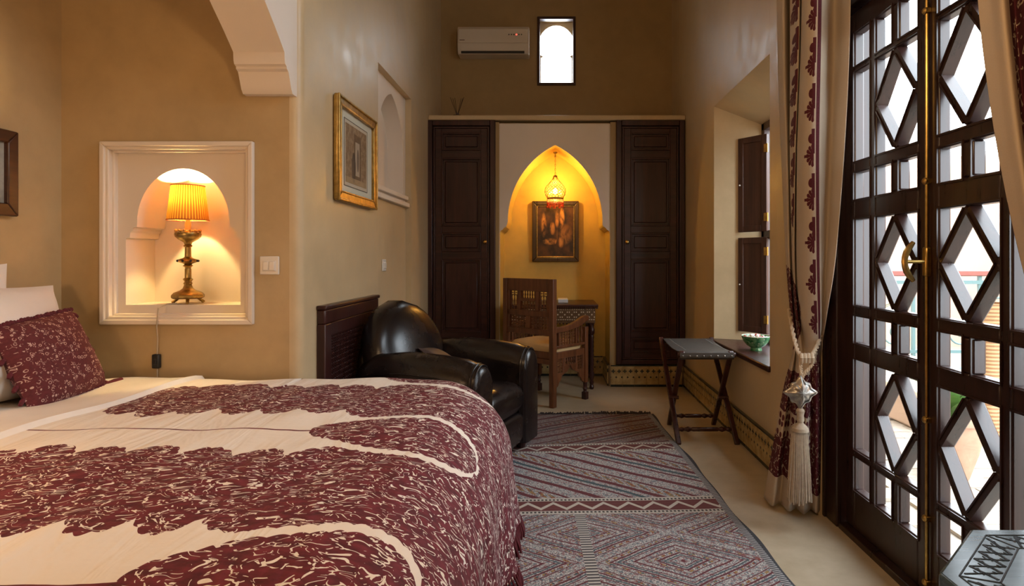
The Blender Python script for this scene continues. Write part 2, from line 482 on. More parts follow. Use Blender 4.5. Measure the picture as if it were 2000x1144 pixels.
wr.hexa([(XR, RY0, RZ1), (XR, RY1, RZ1), (XO, RY1, RZ1), (XO, RY0, RZ1)], [(XR, RY0, RZ1 - .001), (XR, RY1, RZ1 - .001), (XO, RY1, IZ1), (XO, RY0, IZ1)])
wr.box(XR, 1.36, DY0 - .06, DY1 + .06, DZ1, 2.36).box(XR, 1.36, DY0 - .06, DY1 + .06, 3.46, CEIL).box(XR, 1.36, DY0 - .06, 1.50, 2.36, 3.46).box(XR, 1.36, 2.64, DY1 + .06, 2.36, 3.46).box(XR, 1.36, .70, DY0 - .06, 0, CEIL).box(XR, 1.36, -2.0, .70, 0, CEIL)
struct(wr.build('wall_right', P_MAIN, smooth=0, bevel=.012), 'beige plaster wall with splayed window recess and the glazed doors', 'wall')
struct(MB().box(-1.4, 1.51, -2.2, -2.0, 0, CEIL).build('wall_near', P_MAIN, smooth=0), 'plaster wall behind the viewpoint', 'wall')

# ------------------------------------------------------------------ tile skirting
def tile_mat():
    m = M('zellige_tile', (.5, .4, .2), .25)
    u, v, _ = m.xyz(m.coord('UV'))
    per = .052
    a = u.wrap(per).abs(); b = (v - .142).abs()
    cross = ((a.lt(.005) * b.lt(.017)) + (b.lt(.005) * a.lt(.017)) + ((a + b).lt(.013))).c01()
    b2 = (v - .088).abs(); a2 = (u + per / 2).wrap(per).abs()
    dia = (a2 + b2).lt(.010)
    top = v.gt(.186); low = v.lt(.022)
    dark = (cross + dia + top + low).c01()
    n = m.noise(m.coord('UV'), 18, 3)
    base = m.mix(((n - .5) * 3 + .5).c01(), (.32, .21, .08), (.50, .37, .16))
    m.color(m.mix(dark, base, (.018, .022, .018)))
    m.bump(n, .08, .004)
    return m.m
TILE = tile_mat()
GROUT = simple('grout', (.20, .15, .08), .8)
def tile_run(name, label, p0, p1, h=.196, step=.104):
    """skirting from p0 to p1 (plan), tiles proud on the left-hand side of the run"""
    p0 = Vector((*p0, 0)); p1 = Vector((*p1, 0)); d = (p1 - p0); L = d.length; d.normalize(); nrm = Vector((-d.y, d.x, 0))
    back = MB(); q = [p0, p1, p1 + nrm * .012, p0 + nrm * .012]
    back.prism([(a.x, a.y) for a in q], 'z', 0, h - .002)
    root = back.build(name, GROUT); struct(root, label, 'skirting')
    k = max(1, round(L / step)); st = L / k
    for i in range(k):
        a = p0 + d * (i * st + .0012) + nrm * .008; b = p0 + d * ((i + 1) * st - .0012) + nrm * .008
        th = .014 + random.uniform(-.0012, .0012)
        mb = MB().hexa([a + Vector((0, 0, .002)), b + Vector((0, 0, .002)), b + Vector((0, 0, h)), a + Vector((0, 0, h))],
                       [a + nrm * th + Vector((0, 0, .002)), b + nrm * th + Vector((0, 0, .002)), b + nrm * th + Vector((0, 0, h)), a + nrm * th + Vector((0, 0, h))])
        mb.uv = [((Vector(v) - p0).dot(d), v[2]) for v in mb.v]
        mb.build('tile', TILE, root, smooth=0, recalc=True)
tile_run('baseboard_right', 'yellow glazed tile skirting with dark crosses along the right wall', (XR, 2.84), (XR, YB - .02))
tile_run('baseboard_back', 'yellow glazed tile plinth with dark crosses under the right wardrobe', (XR - .03, YB), (NR, YB))
tile_run('baseboard_niche_right', 'tile skirting on the right cheek of the desk niche', (NR - .006, YB + .02), (NR - .006, YN - .02))
tile_run('baseboard_niche', 'tile skirting along the back of the desk niche', (NR - .03, YN), (NL + .03, YN))
tile_run('baseboard_back_left', 'tile plinth under the left wardrobe behind the armchair', (XW1, YB), (XL, YB))

# ------------------------------------------------------------------ wardrobes
def wardrobe(x0, x1, knob_x, label):
    t = thing('wardrobe', label, 'wardrobe', ((x0 + x1) / 2, YB, .205), group='twin dark wardrobes')
    z0, z1 = .205, 2.412
    f = MB(); f.box(x0, x0 + .05, YB - .03, YB + .05, z0, z1).box(x1 - .05, x1, YB - .03, YB + .05, z0, z1).box(x0 + .05, x1 - .05, YB - .03, YB + .05, z1 - .05, z1).box(x0 + .05, x1 - .05, YB - .03, YB + .05, z0, z0 + .04)
    f.build('frame', W_DARK, t, bevel=.006)
    f = MB(); i = .056
    for q in frame_rect(x0 + i, x1 - i, z0 + .044, z1 - .056, .016): f.prism(q, 'y', YB - .022, YB + .02)
    f.build('frame_bead', W_DARK, t, bevel=.003)
    dx0, dx1 = x0 + .074, x1 - .074
    door = MB().box(dx0, dx1, YB - .005, YB + .03, z0 + .06, z1 - .074).build('door', W_DARK, t, bevel=.003)
    stl = .058
    rows = [(2.14, 2.30), (1.455, 2.07), (1.225, 1.395), (.50, 1.155), (.31, .44)]
    edges = [z1 - .074] + [v for r in rows for v in (r[1], r[0])] + [z0 + .06]
    m = MB().box(dx0, dx0 + stl, YB - .02, YB, z0 + .06, z1 - .074).box(dx1 - stl, dx1, YB - .02, YB, z0 + .06, z1 - .074)
    for k in range(0, len(edges), 2): m.box(dx0 + stl, dx1 - stl, YB - .02, YB, edges[k + 1], edges[k])
    m.build('rails', W_DARKX, door, bevel=.003)
    for a, b in rows:
        c = MB()
        for q in frame_rect(dx0 + stl, dx1 - stl, a, b, .014): c.prism(q, 'y', YB - .027, YB)
        c.build('bead', W_DARK, door, bevel=.003)
        MB().box(dx0 + stl + .03, dx1 - stl - .03, YB - .014, YB, a + .03, b - .03).build('panel', W_DARK, door, bevel=.008, seg=1)
    MB().lathe([(.008, 0), (.006, .012), (.016, .022), (.019, .032), (.012, .042), (.002, .045)], (knob_x, YB - .018, 1.31), (0, -1, 0), 12).build('knob', BRASS, door)
wardrobe(XW0 + .004, XW1, XW1 - .092, 'tall dark panelled wardrobe left of the lit niche, behind armchair')
wardrobe(XW2, XW3 - .006, XW2 + .098, 'tall dark panelled wardrobe right of the lit niche, above tile plinth')

# ------------------------------------------------------------------ glazed doors
GX = 1.293                      # room face of the leaves is GX - .03
ZR = [.195, .335, .358, .736, .810, .918, .967, 1.322, 1.410, 1.518, 1.570, 1.945, 1.962, 2.100]
def leaf(name, label, y_hinge, sgn):
    """leaf from the hinge stile; sgn = direction of y from hinge to meeting stile"""
    Y = lambda t: y_hinge + sgn * t
    t = thing(name, label, 'door', (GX, y_hinge, .03), kind='structure')
    cols = [(.076, .200), (.246, .358), (.409, .522)]
    X0, X1 = GX - .03, GX + .012
    mid = (.358 + .409) / 2
    def member(nm, y0, y1, z0, z1, prof=True):
        a, b = sorted((Y(y0), Y(y1)))
        m = MB().box(X0, X1, a, b, z0, z1)
        m.build(nm, W_DOOR, t, bevel=.006, seg=2)
    member('stile', 0, .076, .03, 2.19); member('stile', .522, .578, .03, 2.19)
    member('bottom_rail', .076, .522, .03, .195); member('top_rail', .076, .522, 2.10, 2.19)
    member('mullion', .200, .246, .195, 2.10)
    for z0, z1 in ((.736, .810), (1.322, 1.410)): 
        member('rail', .076, .200, z0, z1); member('rail', .246, .522, z0, z1)
    for z0, z1 in ((.335, .358), (.918, .967), (1.518, 1.570), (1.945, 1.962)):
        z0, z1 = (z0 - .006, z1 + .006) if z1 - z0 < .03 else (z0, z1)
        member('glazing_bar', .076, .200, z0, z1); member('glazing_bar', .246, .522, z0, z1)
    for z0, z1 in ((.195, .335), (.810, .918), (1.410, 1.518), (1.962, 2.10)): member('glazing_bar', .358, .409, z0, z1)
    # thin raised fillets that outline every opening on the room side
    fil = MB()
    def fillet(y0, y1, z0, z1):
        a, b = sorted((Y(y0), Y(y1)))
        for q in frame_rect(a - .010, b + .010, z0 - .010, z1 + .010, .006): fil.prism(q, 'x', X0 - .004, X0 + .01)
    gp = []
    for z0, z1 in ((.195, .329), (.810, .918), (1.410, 1.518), (1.968, 2.10)):
        for c in cols: fillet(*c, z0, z1); gp.append([(c[0], z0), (c[1], z0), (c[1], z1), (c[0], z1)])
    for z0, z1 in ((.364, .736), (.967, 1.322), (1.570, 1.939)):
        fillet(*cols[0], z0, z1); fillet(.246, .522, z0, z1)
        gp.append([(cols[0][0], z0), (cols[0][1], z0), (cols[0][1], z1), (cols[0][0], z1)])
        zc = (z0 + z1) / 2; A, B, Mx = .246, .522, mid
        V = [(A + .004, zc), (Mx, z0 + .004), (B - .004, zc), (Mx, z1 - .004)]
        for k in range(4):
            (ya, za), (yb, zb) = V[k], V[(k + 1) % 4]
            MB().bar((GX - .009, Y(ya), za), (GX - .009, Y(yb), zb), .026, .042, (0, zb - za, -(Y(yb) - Y(ya)))).build('diamond_bar', W_DOOR, t, bevel=.006)
            dy, dz = yb - ya, zb - za; L = math.hypot(dy, dz); cy = (Mx - (ya + yb) / 2) / 1; cz = zc - (za + zb) / 2; CL = math.hypot(cy, cz)
            for off in (.011, -.011):
                o_ = (cy / CL * off, cz / CL * off)
                fil.bar((X0 + .002, Y(ya + dy * .06 + o_[0]), za + dz * .06 + o_[1]), (X0 + .002, Y(yb - dy * .06 + o_[0]), zb - dz * .06 + o_[1]), .006, .012, (0, zb - za, -(Y(yb) - Y(ya))))
        gp.append(V)
        gp += [[(A, z0), (Mx, z0), (A, zc)], [(B, z0), (B, zc), (Mx, z0)], [(A, z1), (A, zc), (Mx, z1)], [(B, z1), (Mx, z1), (B, zc)]]
    fil.build('fillet', W_DOOR, t, smooth=0, kind='stuff')
    for poly in gp:
        q = [(Y(a), b) for a, b in poly]; n = len(q)
        MB().add([(GX + .002, a, b) for a, b in q], [tuple(range(n))]).build('glass_pane', GLASS, t, smooth=0)
    return t
HY = 2.650
d1 = leaf('door_1', 'left leaf of glazed door with diamond panes, beside the tied curtain', HY, -1)
d2 = leaf('door_2', 'right leaf of glazed door with diamond panes, behind the octagonal table', HY - 1.160, 1)
# cremone bolt and handle on the left leaf's meeting stile
YM = HY - .590
MB().tube([(GX - .040, YM, .04), (GX - .040, YM, 2.19)], .0055, 10).build('bolt_rod', BRASS, d1)
for z in (.075, .29, .62, 1.42, 1.99):
    MB().box(GX - .046, GX - .028, YM - .011, YM + .011, z - .009, z + .009).lathe([(.012, 0), (.012, .008), (.007, .014)], (GX - .040, YM, z), (-1, 0, 0), 12).build('bolt_guide', BRASS, d1, bevel=.003)
MB().box(GX - .050, GX - .028, YM - .012, YM + .012, 1.10, 1.20).build('lock_case', BRASS, d1, bevel=.006)
hd = [(GX - .112 + .030 * (k / 8 - .5) ** 2 * 4, YM + .004, 1.085 + .13 * k / 8) for k in range(9)]
hm = MB().tube(hd, [.007, .010, .011, .010, .010, .010, .011, .010, .007], 10).tube([(GX - .05, YM, 1.15), (GX - .110, YM + .004, 1.15)], .0065, 10)
hm.build('handle', BRASS, d1)
# door casing
case = MB()
case.box(1.225, 1.38, DY1 - .065, DY1 + .065, 0, DZ1 + .02)
df = case.build('trim_5', W_DOOR, bevel=.006); struct(df, 'dark wooden jamb of the glazed door beside the curtain', 'door frame')
MB().box(1.218, 1.235, DY1 + .04, DY1 + .08, 0, DZ1 + .06).build('bead', W_DOOR, df, bevel=.004)
MB().box(1.225, 1.38, DY0 - .06, DY0 + .07, 0, DZ1 + .02).build('near_jamb', W_DOOR, df, bevel=.006)
MB().box(1.225, 1.38, DY0 + .07, DY1 - .065, 2.195, DZ1 + .02).build('head', W_DOOR, df, bevel=.006)
MB().box(1.232, 1.42, DY0 + .07, DY1 - .065, -.05, .026).build('threshold', W_DOOR, df, bevel=.004)

win3 = thing('window_3', 'transom window above the glazed door, out of view at the top', 'window', (1.28, 2.07, 2.36), kind='structure')
for a, b, c, d in ((1.50, 2.64, 2.36, 2.42), (1.50, 2.64, 3.40, 3.46), (1.50, 1.56, 2.42, 3.40), (2.58, 2.64, 2.42, 3.40), (1.86, 1.90, 2.42, 3.40), (2.24, 2.28, 2.42, 3.40)):
    MB().box(1.25, 1.30, a, b, c, d).build('frame_bar', W_DOOR, win3, bevel=.005)
for a, b in ((1.56, 1.86), (1.90, 2.24), (2.28, 2.58)):
    MB().add([(1.275, a, 2.42), (1.275, b, 2.42), (1.275, b, 3.40), (1.275, a, 3.40)], [(0, 1, 2, 3)]).build('glass_pane', GLASS, win3)

# ------------------------------------------------------------------ window 1 in the recess
win1 = thing('window_1', 'recessed side window with dark frame behind the open shutters', 'window', (XO, 3.98, .57), kind='structure')
MB().box(XO, XO + .06, IY1 - .05, IY1 + .05, .56, IZ1 + .05).build('frame_jamb', W_SHUT, win1, bevel=.004)
MB().box(XO, XO + .06, IY0 - .05, IY0 + .05, .56, IZ1 + .05).build('frame_jamb', W_SHUT, win1, bevel=.004)
MB().box(XO, XO + .06, IY0, IY1, IZ1 - .05, IZ1 + .05).build('frame_head', W_SHUT, win1, bevel=.004)
MB().box(XO, XO + .06, IY0, IY1, .56, .62).build('frame_sill', W_SHUT, win1, bevel=.004)
MB().box(XO, XO + .06, IY0, IY1, 1.30, 1.36).build('transom', W_SHUT, win1, bevel=.004)
MB().box(XO + .01, XO + .05, 3.96, 4.01, .62, IZ1 - .05).build('mullion', W_SHUT, win1, bevel=.004)
for y0, y1 in ((IY0 + .05, 3.96), (4.01, IY1 - .05)):
    for z0, z1 in ((.62, 1.30), (1.36, IZ1 - .05)):
        MB().add([(XO + .035, y0, z0), (XO + .035, y1, z0), (XO + .035, y1, z1), (XO + .035, y0, z1)], [(0, 1, 2, 3)]).build('glass_pane', GLASS, win1)
sill = MB().prism([(1.183, 3.385), (1.53, 3.40), (1.53, 4.53), (1.165, 4.60)], 'z', .532, .566).build('sill_board', W_DARK, bevel=.008)
tag(sill, 'dark wooden sill board in the window recess under the bowl', 'shelf')
def shutter(z0, z1, label):
    a = Vector((1.362, 4.500, 0)); b = Vector((1.502, 4.300, 0)); d = (b - a); L = d.length
    ang = math.atan2(d.y, d.x)
    t = thing('shutter', label, 'shutter', (b.x, b.y, z0), ang, 'open window shutters')
    w = .045
    m = MB().box(-L, -L + w, -.012, .012, 0, z1 - z0).box(-w, 0, -.012, .012, 0, z1 - z0).box(-L + w, -w, -.012, .012, 0, w).box(-L + w, -w, -.012, .012, z1 - z0 - w, z1 - z0)
    m.build('frame', W_SHUT, t, world=False, bevel=.004)
    MB().box(-L + w - .002, -w + .002, -.006, .006, w - .002, z1 - z0 - w + .002).build('panel', W_SHUT, t, world=False, bevel=.003)
    for z in (.10, z1 - z0 - .10):
        MB().tube([(.006, -.010, z - .03), (.006, -.010, z + .03)], .006, 8).box(-.02, .004, -.016, -.012, z - .028, z + .028).build('hinge', BRASS, t, world=False)
    MB().lathe([(.004, 0), (.006, .006), (.002, .012)], (-L + .02, -.012, (z1 - z0) / 2), (0, -1, 0), 8).build('knob', WHITE_PL, t, world=False)
shutter(1.352, 2.035, 'upper dark wooden shutter folded open in the window recess')
shutter(.632, 1.312, 'lower dark wooden shutter folded open above the sill board')

# ------------------------------------------------------------------ bed
bed = thing('bed', 'wide bed with upholstered base filling the alcove', 'bed', (-1.2, 1.82, 0))
MB().box(-2.19, -.36, 1.00, 2.62, .06, .30).build('base', simple('bed_base_cloth', (.45, .36, .28), .8), bed, bevel=.02)
MB().box(-2.19, -.34, .96, 2.66, .30, .585).build('mattress', simple('mattress_white', (.7, .66, .6), .8), bed, bevel=.06, seg=3)
for x in (-2.1, -.45):
    for y in (1.06, 2.56): MB().lathe([(.03, 0), (.035, .03), (.03, .07)], (x, y, 0), n=10).build('leg', W_DARK, bed)

def spread_mat():
    m = M('embroidered_cotton', (.75, .66, .56), .8)
    uv = m.coord('UV'); a0, b0, _ = m.xyz(uv)
    w1 = m.noise(uv, 9, 2); w2 = m.noise(m.scale(uv, (1, 1.37, 1)), 8.3, 2)
    a = a0 + (w1 - .5) * .03; b = b0 + (w2 - .5) * .018
    PER = .835
    yy = (b - 1.86).wrap(PER); ay = yy.abs()
    # leafy lobes on the stalk edges
    lob = ((a * (PI / .142)).sin().abs()).pow(.6) * .075
    fine = ((a * (PI / .036)).sin().abs()) * .012
    taper = ((a + 1.62) / .22).c01().sqrt()
    grow = ((a + .64) / .30).c01()
    edge = .246 - lob * (1.0 - grow) - fine - grow * .30
    stalk = ay.gt(edge + (1.0 - taper) * .16) * a.gt(-1.64)
    t = ((a + .735) / .535)
    tc = t.c01()
    W = tc.pow(.52) * (1.0 - tc.pow(5.0)).mx(0.0).sqrt() * .222
    dist = W - ay + fine * .7
    inside = dist.gt(0.0) * t.gt(0.0) * t.lt(1.0)
    band = dist.gt(-.036) * a.lt(-.188) * a.gt(-.80)
    burg = (inside + stalk * (1.0 - band)).c01()
    # broken cream squiggles left between the stitched fills
    cv = m.vec(a + (w2 - .5) * .10, b * 1.55 + (w1 - .5) * .10)
    e1 = m.voro(cv, 31, 'DISTANCE_TO_EDGE'); g1 = m.noise(cv, 34, 2)
    e2 = m.noise(cv, 17, 1, .4, dist=.9); g2 = m.noise(m.scale(cv, (1, 1.2, 1)), 30, 1)
    arcs = (((e2 * 6.0).fr() - .5).abs().lt(.085)) * g2.gt(.49)
    sq = (e1.lt(.055) * g1.gt(.565) + arcs).c01()
    big = m.noise(uv, 2.6, 2)
    thread = burg * (1.0 - sq)
    n = m.noise(m.scale(uv, (1, 2.0, 1)), 24, 3)
    bc = m.mix(((n - .5) * 2.6 + .5).c01(), (.066, .006, .011), (.185, .020, .034))
    base = m.mix(((big - .5) * 2 + .5).c01(), (.82, .75, .66), (.88, .82, .75))
    # stitched centre seam
    seam = ((yy + (m.noise(uv, 4, 2) - .5) * .035).abs().lt(.0042)) * a.lt(-.70)
    m.color(m.mix((thread + seam).c01(), base, bc))
    cr = m.noise(m.scale(uv, (1.0, .22, 1)), 9, 3, .5, dist=1.2)
    m.bump(thread * .25 + cr * 1.3 + n * .10, .75, .018)
    return m.m
SPREAD = spread_mat()
X0C, YC0, YC1, R0, RB, DROP, ZT = -.575, 1.22, 2.51, .13, .26, .55, .634
def cloth_point(a, b, zlift=0.0):
    """bedspread over the mattress: a runs from head to foot, b across"""
    ox = max(0.0, a - X0C); oy = (b - YC1) if b > YC1 else ((b - YC0) if b < YC0 else 0.0)
    r = math.hypot(ox, oy)
    cx = min(a, X0C); cy = min(max(b, YC0), YC1)
    top = ZT + .016 * math.sin(a * 2.4 + 1) * math.sin(b * 2.2) + .004 * math.sin(9 * (a * .6 + b)) + .003 * math.sin(17 * a - 11 * b) + zlift
    if r < 1e-6: return (a, b, top)
    ux, uy = ox / r, oy / r
    lim = R0 + RB * PI / 2 + DROP - RB
    corner = min(abs(ux), abs(uy))
    r = min(r, lim + .0 * corner)
    fall = 0.0
    if r < R0: h, g = r, 0.0
    elif r < R0 + RB * PI / 2:
        q = (r - R0) / RB; h = R0 + RB * math.sin(q); g = RB * (1 - math.cos(q)); fall = g / DROP
    else:
        q = r - R0 - RB * PI / 2; h = R0 + RB; g = RB + q; fall = g / DROP
    ang = math.atan2(uy, ux); s = (cy + cx * .3) * 1.0 + ang * .33
    fold = (math.sin(s * 17) * .6 + math.sin(s * 29 + 1.3) * .4) * .032 * fall ** 1.5 + .035 * fall ** 1.7
    return (cx + ux * (h + fold), cy + uy * (h + fold), top - g - .0)
AMAX = X0C + R0 + RB * PI / 2 + DROP - RB
BMIN, BMAX = YC0 - (AMAX - X0C), YC1 + (AMAX - X0C)
def spread_grid():
    nu, nv = 170, 150; pts = []; uv = []
    for i in range(nu + 1):
        for j in range(nv + 1):
            a = -2.05 + (AMAX + 2.05) * i / nu; b = BMIN + (BMAX - BMIN) * j / nv
            aa = a
            if a < -1.06:                       # within the alcove the cloth is tucked along the walls
                b = .90 + (2.70 - .90) * j / nv if a < -1.10 else b
            p = cloth_point(a, b)
            if a < -1.06: p = (p[0], min(max(p[1], .88), 2.715), max(p[2], .40))
            pts.append(p); uv.append((a, b))
    w = nv + 1
    fs = [(i * w + j, (i + 1) * w + j, (i + 1) * w + j + 1, i * w + j + 1) for i in range(nu) for j in range(nv)]
    mb = MB(); mb.v = pts; mb.f = fs; mb.uv = uv
    return mb
sp = spread_grid().build('bedspread', SPREAD, smooth=180, recalc=False)
tag(sp, 'cream bedspread with burgundy floral embroidery covering the bed', 'bedspread')
SHEET = simple('white_cotton', (.86, .80, .73), .8, 0, .04, 6, .25)
cuff = MB().loft([[(x, y, cloth_point(x, y)[2] + z) for x, z in ((-1.628 + (y - 1.8) * .07, .0), (-1.622 + (y - 1.8) * .07, .014), (-1.604 + (y - 1.8) * .07, .016), (-1.592 + (y - 1.8) * .07, .0))] for y in [.92 + 1.78 * k / 40 for k in range(41)]], cap=True)
cuff.build('folded_hem', SHEET, sp)
def head_sheet(u, v):
    y = .90 + 1.80 * v; x0 = -1.622 + (y - 1.8) * .07; x = x0 + (-2.19 - x0) * u
    return (x, y, cloth_point(x, y)[2] + .006 + .004 * math.sin(7 * x + 5 * y))
hs_ = MB().grid(head_sheet, 30, 40).build('turned_back_top', SHEET, sp, smooth=180, recalc=False)
# fringe along the hem at the foot
fr = MB()
for k in range(120):
    b = YC0 - .10 + (YC1 - YC0 + .42) * k / 119
    p = Vector(cloth_point(AMAX - .002 if b < YC1 else X0C + (AMAX - X0C) * max(.2, math.cos((b - YC1) * 2.0)), b if b < YC1 else YC1 + (AMAX - X0C) * math.sin((b - YC1) * 2.0)))
    q = p + Vector((.012 + random.uniform(-.012, .012), random.uniform(-.012, .012), -.055))
    fr.tube([p + Vector((0, 0, .01)), (p + q) / 2 + Vector((.004, 0, 0)), q], [.003, .006, .004], 5)
fr.build('fringe', BURG_THREAD, sp, kind='stuff')

# ------------------------------------------------------------------ pillows and cushion
def pillow_mesh(w, h, th, pin=.10, n=18):
    def side(sg):
        def P(u, v):
            a = 2 * u - 1; b = 2 * v - 1
            e = max(0.0, (1 - abs(a) ** 2.6)) ** .55 * max(0.0, (1 - abs(b) ** 2.6)) ** .55
            k = 1 - pin * (1 - b * b) * abs(a) ** 3 * .6; l = 1 - pin * (1 - a * a) * abs(b) ** 3 * .6
            wr = .012 * math.sin(5 * a + 3 * b) * e
            return (a * w / 2 * k, sg * (th / 2 * e + wr * .5), b * h / 2 * l)
        return P
    mb = MB(); mb.grid(side(-1), n, n); k = len(mb.v); mb.grid(side(1), n, n, True)
    mb.uv = [((p[0] + w / 2), (p[2] + h / 2)) for p in mb.v]
    return mb
def place(mb, mat4): mb.v = [tuple(mat4 @ Vector(p)) for p in mb.v]; return mb
def leaning(cx, cy, cz, lean, yaw=0.0, roll=0.0):
    """pillow plane (x,z) -> spans y and z, faces +x, leans back by `lean`"""
    return Matrix.Translation((cx, cy, cz)) @ Matrix.Rotation(yaw, 4, 'Z') @ Matrix.Rotation(-lean, 4, 'Y') @ Matrix.Rotation(PI / 2, 4, 'Z') @ Matrix.Rotation(roll, 4, 'Y')
PILW = simple('pillow_cotton', (.80, .75, .70), .8, 0, .03, 5, .2)
pl = place(pillow_mesh(.66, .45, .17), leaning(-2.055, 2.27, .845, .24, .05, .05)).build('pillow', PILW, smooth=180)
tag(pl, 'white pillow leaning directly behind the burgundy cushion', 'pillow', 'white pillows at the bed head')
pl2 = place(pillow_mesh(.66, .52, .12), leaning(-2.125, 2.085, .875, .06, 0, -.02)).build('pillow', PILW, smooth=180)
tag(pl2, 'taller white pillow upright against the wall, rearmost of the pillows', 'pillow', 'white pillows at the bed head')
pl3 = place(pillow_mesh(.60, .42, .16), leaning(-1.98, 1.82, .82, .35, 0, .03)).build('pillow', PILW, smooth=180)
tag(pl3, 'white pillow at the picture edge left of the burgundy cushion', 'pillow', 'white pillows at the bed head')
def cushion_mat():
    m = M('burgundy_woven_cushion', (.1, .01, .02), .85)
    uv = m.coord('UV')
    v1 = m.voro(uv, 58, 'DISTANCE_TO_EDGE', rnd=.6); v2 = m.voro(uv, 58, 'F1', rnd=.6)
    f = m.noise(uv, 45, 2)
    ring = (v2 - .30).abs().lt(.055) * f.gt(.46)
    arc = v1.lt(.025) * f.gt(.56)
    n = m.noise(uv, 90, 2)
    bc = m.mix(n, (.05, .006, .010), (.15, .020, .026))
    m.color(m.mix((ring + arc).c01(), bc, (.50, .34, .30)))
    m.bump(v2 * .6 + n * .4, .5, .006)
    return m.m
CM = leaning(-1.925, 2.365, .775, .38, -.02, -.10)
cu = place(pillow_mesh(.385, .345, .13, .04), CM).build('cushion', cushion_mat(), smooth=180)
tag(cu, 'burgundy patterned cushion with tasselled edges resting on the white pillows', 'cushion')
for k in range(7):
    for sgn in (-1, 1):
        b = -.155 + .31 * k / 6
        p = CM @ Vector((sgn * .188, 0, b)); q = p + Vector((0.004, sgn * .016 + random.uniform(-.006, .006), -.020))
        MB().tube([p, p * .6 + q * .4, q], [.004, .009, .007], 6).build('tassel', BURG_THREAD, cu)
q0 = CM @ Vector((.185, 0, -.17))
MB().tube([q0, q0 + Vector((.01, .035, .004)), q0 + Vector((.02, .065, .008))], [.010, .013, .010], 7).build('tassel', BURG_THREAD, cu)
tr = MB()
for side_ in (((-.19, -.17), (.19, -.17)), ((-.19, .17), (.19, .17))):
    for k in range(26):
        t = k / 25; a = side_[0][0] * (1 - t) + side_[1][0] * t
        p = CM @ Vector((a, 0, side_[0][1])); tr.ball(p + Vector((0, 0, 0)), .010 + random.uniform(-.002, .003), 6, 4)
tr.build('pompom_edge', BURG_THREAD, cu, kind='stuff')

# ------------------------------------------------------------------ rug
def rug_mat():
    m = M('flatwoven_kilim', (.3, .3, .3), .9)
    x, y, _ = m.xyz(m.coord('Object'))      # local: x across, y away from the viewer, origin at near-left of the pattern
    p2 = m.vec(x, y)
    q = m.noise(p2, 170, 1); q2 = m.noise(m.scale(p2, (1, 1.9, 1)), 95, 2, out=1)
    cell = m.voro(p2, 120, 'F1', 'Color', .9)
    hsv = m.xyz(cell.k)
    sp_ = ((q - .5) * 3.2 + .5).c01()
    ground = m.mix(sp_, (.10, .105, .125), (.60, .58, .55))
    ground = m.mix(hsv[0].gt(.80) * .65, ground, (.20, .05, .06))
    ground = m.mix(hsv[1].gt(.86) * .7, ground, (.06, .11, .15))
    wob = (m.noise(p2, 5, 2) - .5) * .03
    # big lozenges of the near panels
    u = ((x - .466) / .36); v = ((y - 2.28 + wob) / .245)
    # nearest lozenge centre of the diamond lattice
    s1 = (u + v); s2 = (u - v)
    d = s1.wrap(2.0).abs().mx(s2.wrap(2.0).abs())
    # stripes of the panels further away
    st1 = (y * 1.0 + x * .84 + wob) * 3.9
    st2 = (y * 1.0 - x * .55 + wob) * 4.6
    near = y.lt(2.73); mid = y.gt(2.90) * y.lt(3.61)
    dd = near * (d * 4.0) + mid * st1 + (1.0 - near) * (1.0 - mid) * st2
    fr_ = dd.fr(); idx = dd.floor()
    line = (fr_.lt(.16) + (fr_ - .58).abs().lt(.045)).c01()
    par = (idx * .5).fr().gt(.25)
    blocks = (fr_ - .34).abs().lt(.11) * ((x * 26.0 + y * 9.0).fr().lt(.52))
    bcol = m.mix(hsv[2].gt(.55), (.20, .045, .035), (.30, .19, .07))
    bcol = m.mix(hsv[2].lt(.22), bcol, (.05, .10, .12))
    c = m.mix(blocks * par, ground, bcol)
    teal = (fr_ - .80).abs().lt(.06) * (1.0 - par)
    c = m.mix(teal, c, (.05, .085, .10))
    c = m.mix(line, c, (.115, .022, .030))
    # cross bands
    def band(c, y0, y1, zig):
        t = (y - y0) / (y1 - y0)
        inb = t.gt(0.0) * t.lt(1.0)
        tri = ((x / .118).fr() - .5).abs() * 2.0
        mtf = m.mix((t - .5).abs().lt(.30), (.46, .43, .38), (.12, .030, .030))
        zz = ((t - .32 - tri * .36).abs().lt(.075))
        mtf = m.mix(zz, mtf, (.48, .44, .38))
        dash = ((t - .12).abs().lt(.045) + (t - .88).abs().lt(.045)).c01() * (x * 55.0).fr().lt(.55)
        mtf = m.mix(dash, mtf, (.05, .045, .045))
        return m.mix(inb, c, mtf)
    c = band(c, 2.725, 2.905, 1); c = band(c, 3.60, 3.77, 0)
    # dividing strip and selvedge
    strip = (x - .112).abs().lt(.022) * y.lt(2.73)
    c = m.mix(strip, c, m.mix((y * 48.0).fr().lt(.5), (.50, .48, .44), (.06, .055, .06)))
    # the far end of the rug is tinted darker and redder
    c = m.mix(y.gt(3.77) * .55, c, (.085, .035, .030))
    edge = x.gt(.775)
    c = m.mix(edge, c, m.mix((y * 60.0 + x * 30).fr().lt(.5), (.34, .33, .32), (.045, .045, .055)))
    c = m.mix(x.gt(.806), c, (.03, .028, .032))
    m.color(c)
    m.bump(q * .6 + sp_ * .2 + (y * 240).sin() * .25, .5, .004)
    return m.m
RUG_ROT = .0477
rug_root_loc = (0.0, 0.0, 0.0)
mb = MB(); nu, nv = 60, 120
def rug_p(u, v):
    x = -.85 + 1.665 * u; y = .55 + 3.94 * v
    wav = .006 * math.sin(y * 6) + .004 * math.sin(y * 13 + 1)
    if u > .9: x += wav * (u - .9) * 10
    # the rug is turned a little and slides right towards the viewer
    xx = x - (y - 3.4) * RUG_ROT
    return (x, y, .010 + .0025 * math.sin(x * 5 + y * 3) + .0015 * math.sin(y * 11))
mb.grid(rug_p, nu, nv)
